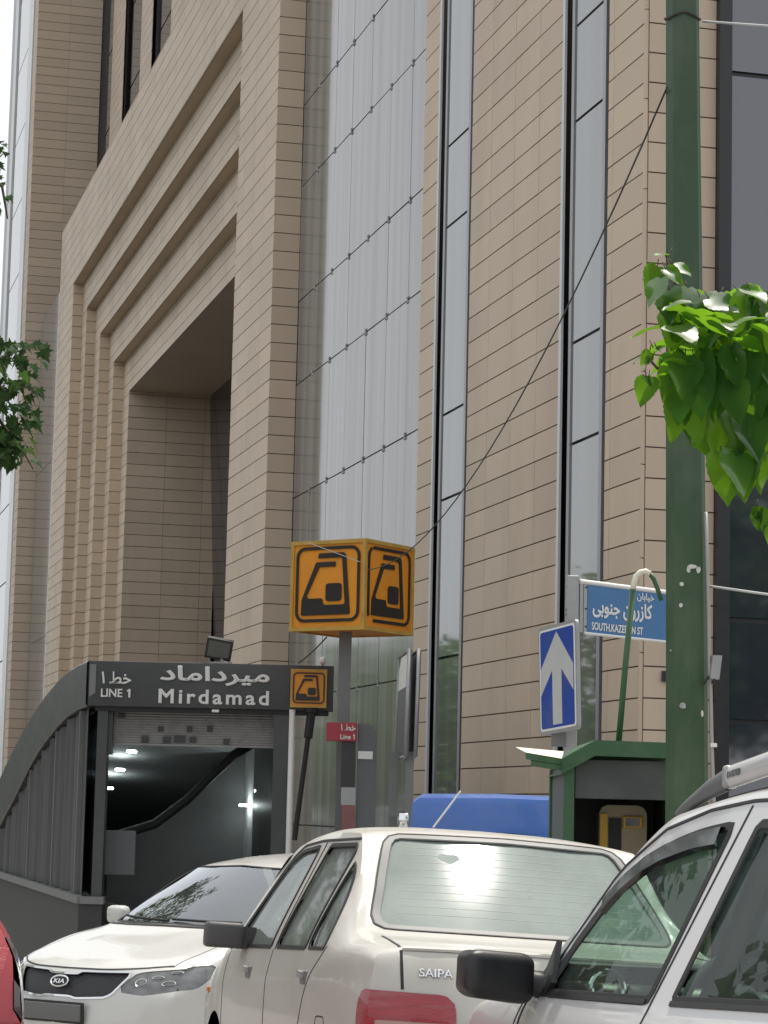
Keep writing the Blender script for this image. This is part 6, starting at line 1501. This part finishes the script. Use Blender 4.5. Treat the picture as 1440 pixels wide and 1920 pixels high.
for (x, y, Y, dx, dy, dc, L) in spec:
    p = at(x, y, Y); d = V(dx, -dc, -dy)+rng.normal(size=3)*.08; up = V(rng.uniform(-.5,.5), -.65+rng.uniform(-.45,.3), .62+rng.uniform(-.3,.3))
    leaf_heart(lf, p, d, up, L*rng.uniform(.82, 1.08), rng.uniform(.66,.86), rng.uniform(.1,.35), rng.uniform(.0,.6), random)
    tw.tube([p-V(0,0,0)+V(-dx*.02, .01, .03), p], .0022, 5)
for k in range(240):     # the rest of the bough's leaves, right of the frame and behind
    x = rng.uniform(1445, 2100); y = rng.uniform(420, 900) - (x-1440)*.15; Y = rng.uniform(8.7, 9.9)
    leaf_heart(lf, at(x, y, Y), V(rng.uniform(-.6,.6), rng.uniform(-.6,.4), -1), V(rng.uniform(-.5,.5), -.5, .7), rng.uniform(.12,.2), .78, .2, .4, random)
for k in range(48):
    x = rng.uniform(1275, 1440); y = rng.uniform(600, 800); leaf_heart(lf, at(x, y, rng.uniform(8.95, 9.2)), V(rng.uniform(-.4,.4), .1, -1), V(rng.uniform(-.4,.4), -.5, .7), rng.uniform(.14,.19), .78, .2, .4, random)
for k in range(95):      # level leaves added along the top of the bough to shade those below
    x = rng.uniform(1236, 1640); y = rng.uniform(535, 655) + (28 if x < 1290 else 0); an = rng.uniform(0, 6.28)
    leaf_heart(lf, at(x, y, rng.uniform(8.45, 9.6)), V(math.cos(an), math.sin(an), rng.uniform(-.45, -.1)), V(rng.uniform(-.2,.2), rng.uniform(-.2,.2), 1), rng.uniform(.12,.18), .8, .12, .45, random)
tw.build('branches', M['bark'], mul, smooth=True); lf.build('foliage', M['leaf_big'], mul, smooth=True)

# plane tree on the left
pzx = at(-330, 1500, 25)[0]
gz2 = ground_z(pzx, 25)
pt = thing('plane_tree', V(pzx, 25, gz2), 'plane tree whose lobed leaves reach in at the left edge of the photo', 'tree')
mb = MB(); mb.tube([V(pzx, 25, gz2-.1), V(pzx+.05, 25, 1.5), V(pzx, 25.1, 4.0), V(pzx-.1, 25.2, 7.0), V(pzx, 25.2, 9.5)], [.24,.19,.16,.11,.03], 12); mb.build('trunk', M['bark'], pt, smooth=True)
tw, lf = MB(), MB(); rng = np.random.RandomState(5)
bra = [[V(pzx, 25.1, 4.2), at(-150,700,25), at(-40,690,25), at(30,660,25), at(75,648,25)], [at(-40,690,25), at(10,735,25), at(50,725,24.9), at(86,745,24.9)], [at(-40,700,25), at(0,790,25), at(40,840,24.9), at(62,880,24.9)], [V(pzx, 25.1, 6.5), at(-120,300,25.1), at(-30,320,25.1), at(10,285,25)], [at(-30,320,25.1), at(4,350,25), at(14,410,25)], [V(pzx,25.1,5.0), at(-180,520,25.4), at(-90,560,25.2), at(-20,620,25.1)]]
for b in bra: tw.tube(b, [.03,.018,.010,.006,.004][:len(b)], 6)
def twigleaf(x, y, Y, L, dx=None):
    d = V(rng.uniform(-.7,.9) if dx is None else dx, rng.uniform(-.4,.3), -rng.uniform(.25,.9)); leaf_plane(lf, at(x, y, Y), d, V(rng.uniform(-.4,.4), rng.uniform(-.7,.1), .8), L)
for poly_, cnt in ((((-70,100),(640,700)), 40), (((-70,66),(640,690)), 26), (((-60,60),(690,760)), 42), (((40,80),(700,745)), 9), (((-60,62),(735,800)), 62), (((-60,60),(800,850)), 60), (((0,62),(835,878)), 24), (((-60,30),(820,870)), 24)):
    for k in range(cnt):
        x = rng.uniform(*poly_[0]); y = rng.uniform(*poly_[1])
        if x > 40 and rng.rand() < .3: continue
        twigleaf(min(x, 78), y-8, rng.uniform(24.6, 25.4), rng.uniform(.13, .21), .5 if x > 50 else None)
for k in range(70): twigleaf(rng.uniform(-60, 14), rng.uniform(262, 392), rng.uniform(24.7, 25.3), rng.uniform(.08, .15))
for k in range(2600):
    a = rv(rng); r = rng.uniform(.35, 1.0)**.5; p = V(pzx-.55, 25.6, 6.2)+a*r*V(2.5, 2.6, 2.9)
    q = (p[0])/p[1]*4500+720
    if q > -70: continue
    leaf_plane(lf, p, V(*rng.uniform(-1, 1, 2), -.7), V(*rng.uniform(-.5, .5, 2), 1), rng.uniform(.15, .24))
tw.build('branches', M['bark'], pt, smooth=True); lf.build('foliage', M['leaf_plane'], pt)

# street trees across the road; the tall windows and the dark glazing mirror them
def street_tree(loc, h, label, seed):
    rng = np.random.RandomState(seed); t = thing('street_tree', V(*loc), label, 'tree', 'street trees mirrored in the glass facade'); b = V(*loc)
    mb = MB(); mb.tube([b, b+V(.1,0,h*.25), b+V(-.05,.1,h*.5), b+V(0,0,h*.85)], [.22,.17,.12,.03], 10); mb.build('trunk', M['bark'], t, smooth=True)
    lf = MB(); blobs = [(V(rng.uniform(-.28,.28), rng.uniform(-.28,.28), rng.uniform(.38,.92))*h, rng.uniform(.10,.2)*h) for _ in range(16)]
    for k in range(2200):
        c, r = blobs[rng.randint(len(blobs))]; p = b+c+rv(rng)*r*rng.uniform(.4, 1.0)**.6; s = rng.uniform(.18, .34); u = rv(rng); w = np.cross(u, rv(rng)); w /= np.linalg.norm(w)
        lf.add([p-u*s, p+w*s*.55, p+u*s, p-w*s*.55], [(0,1,2,3)])
    lf.build('crown', M['leaf_far'], t); return t
protos = [street_tree((0,0,0), 13.0, 'street tree across the road mirrored in the tall glass strips', 31), street_tree((0,0,0), 11.0, 'street tree across the road mirrored in the tall glass strips', 32)]
spots = []
for u, off in ((34,21),(42,20),(50,22),(58,20.5),(66,22),(74,20),(83,22),(92,21),(102,20),(114,22),(-6,21),(3,22),(12,20.5),(20,22),(27,21)):
    p = W(u, off, 0); spots.append((p[0], p[1]))
spots += [(30,-5),(34.5,-11),(39,-16),(27,-1.5),(43,-24),(33,-3),(37.5,-9)]
for i, (x, y) in enumerate(spots):
    o = protos[i] if i < 2 else copy_tree(protos[i % 2])
    o.location = (x, y, ground_z(x, y)); o.rotation_euler = (0, 0, i*1.7); k = .85+.3*((i*37) % 10)/10; k = .92+.1*(i % 3)/2 if y < 0 else k; o.scale = (k, k, k)
    if y < 0: o['label'] = 'street tree behind the viewer mirrored in the dark glazing'
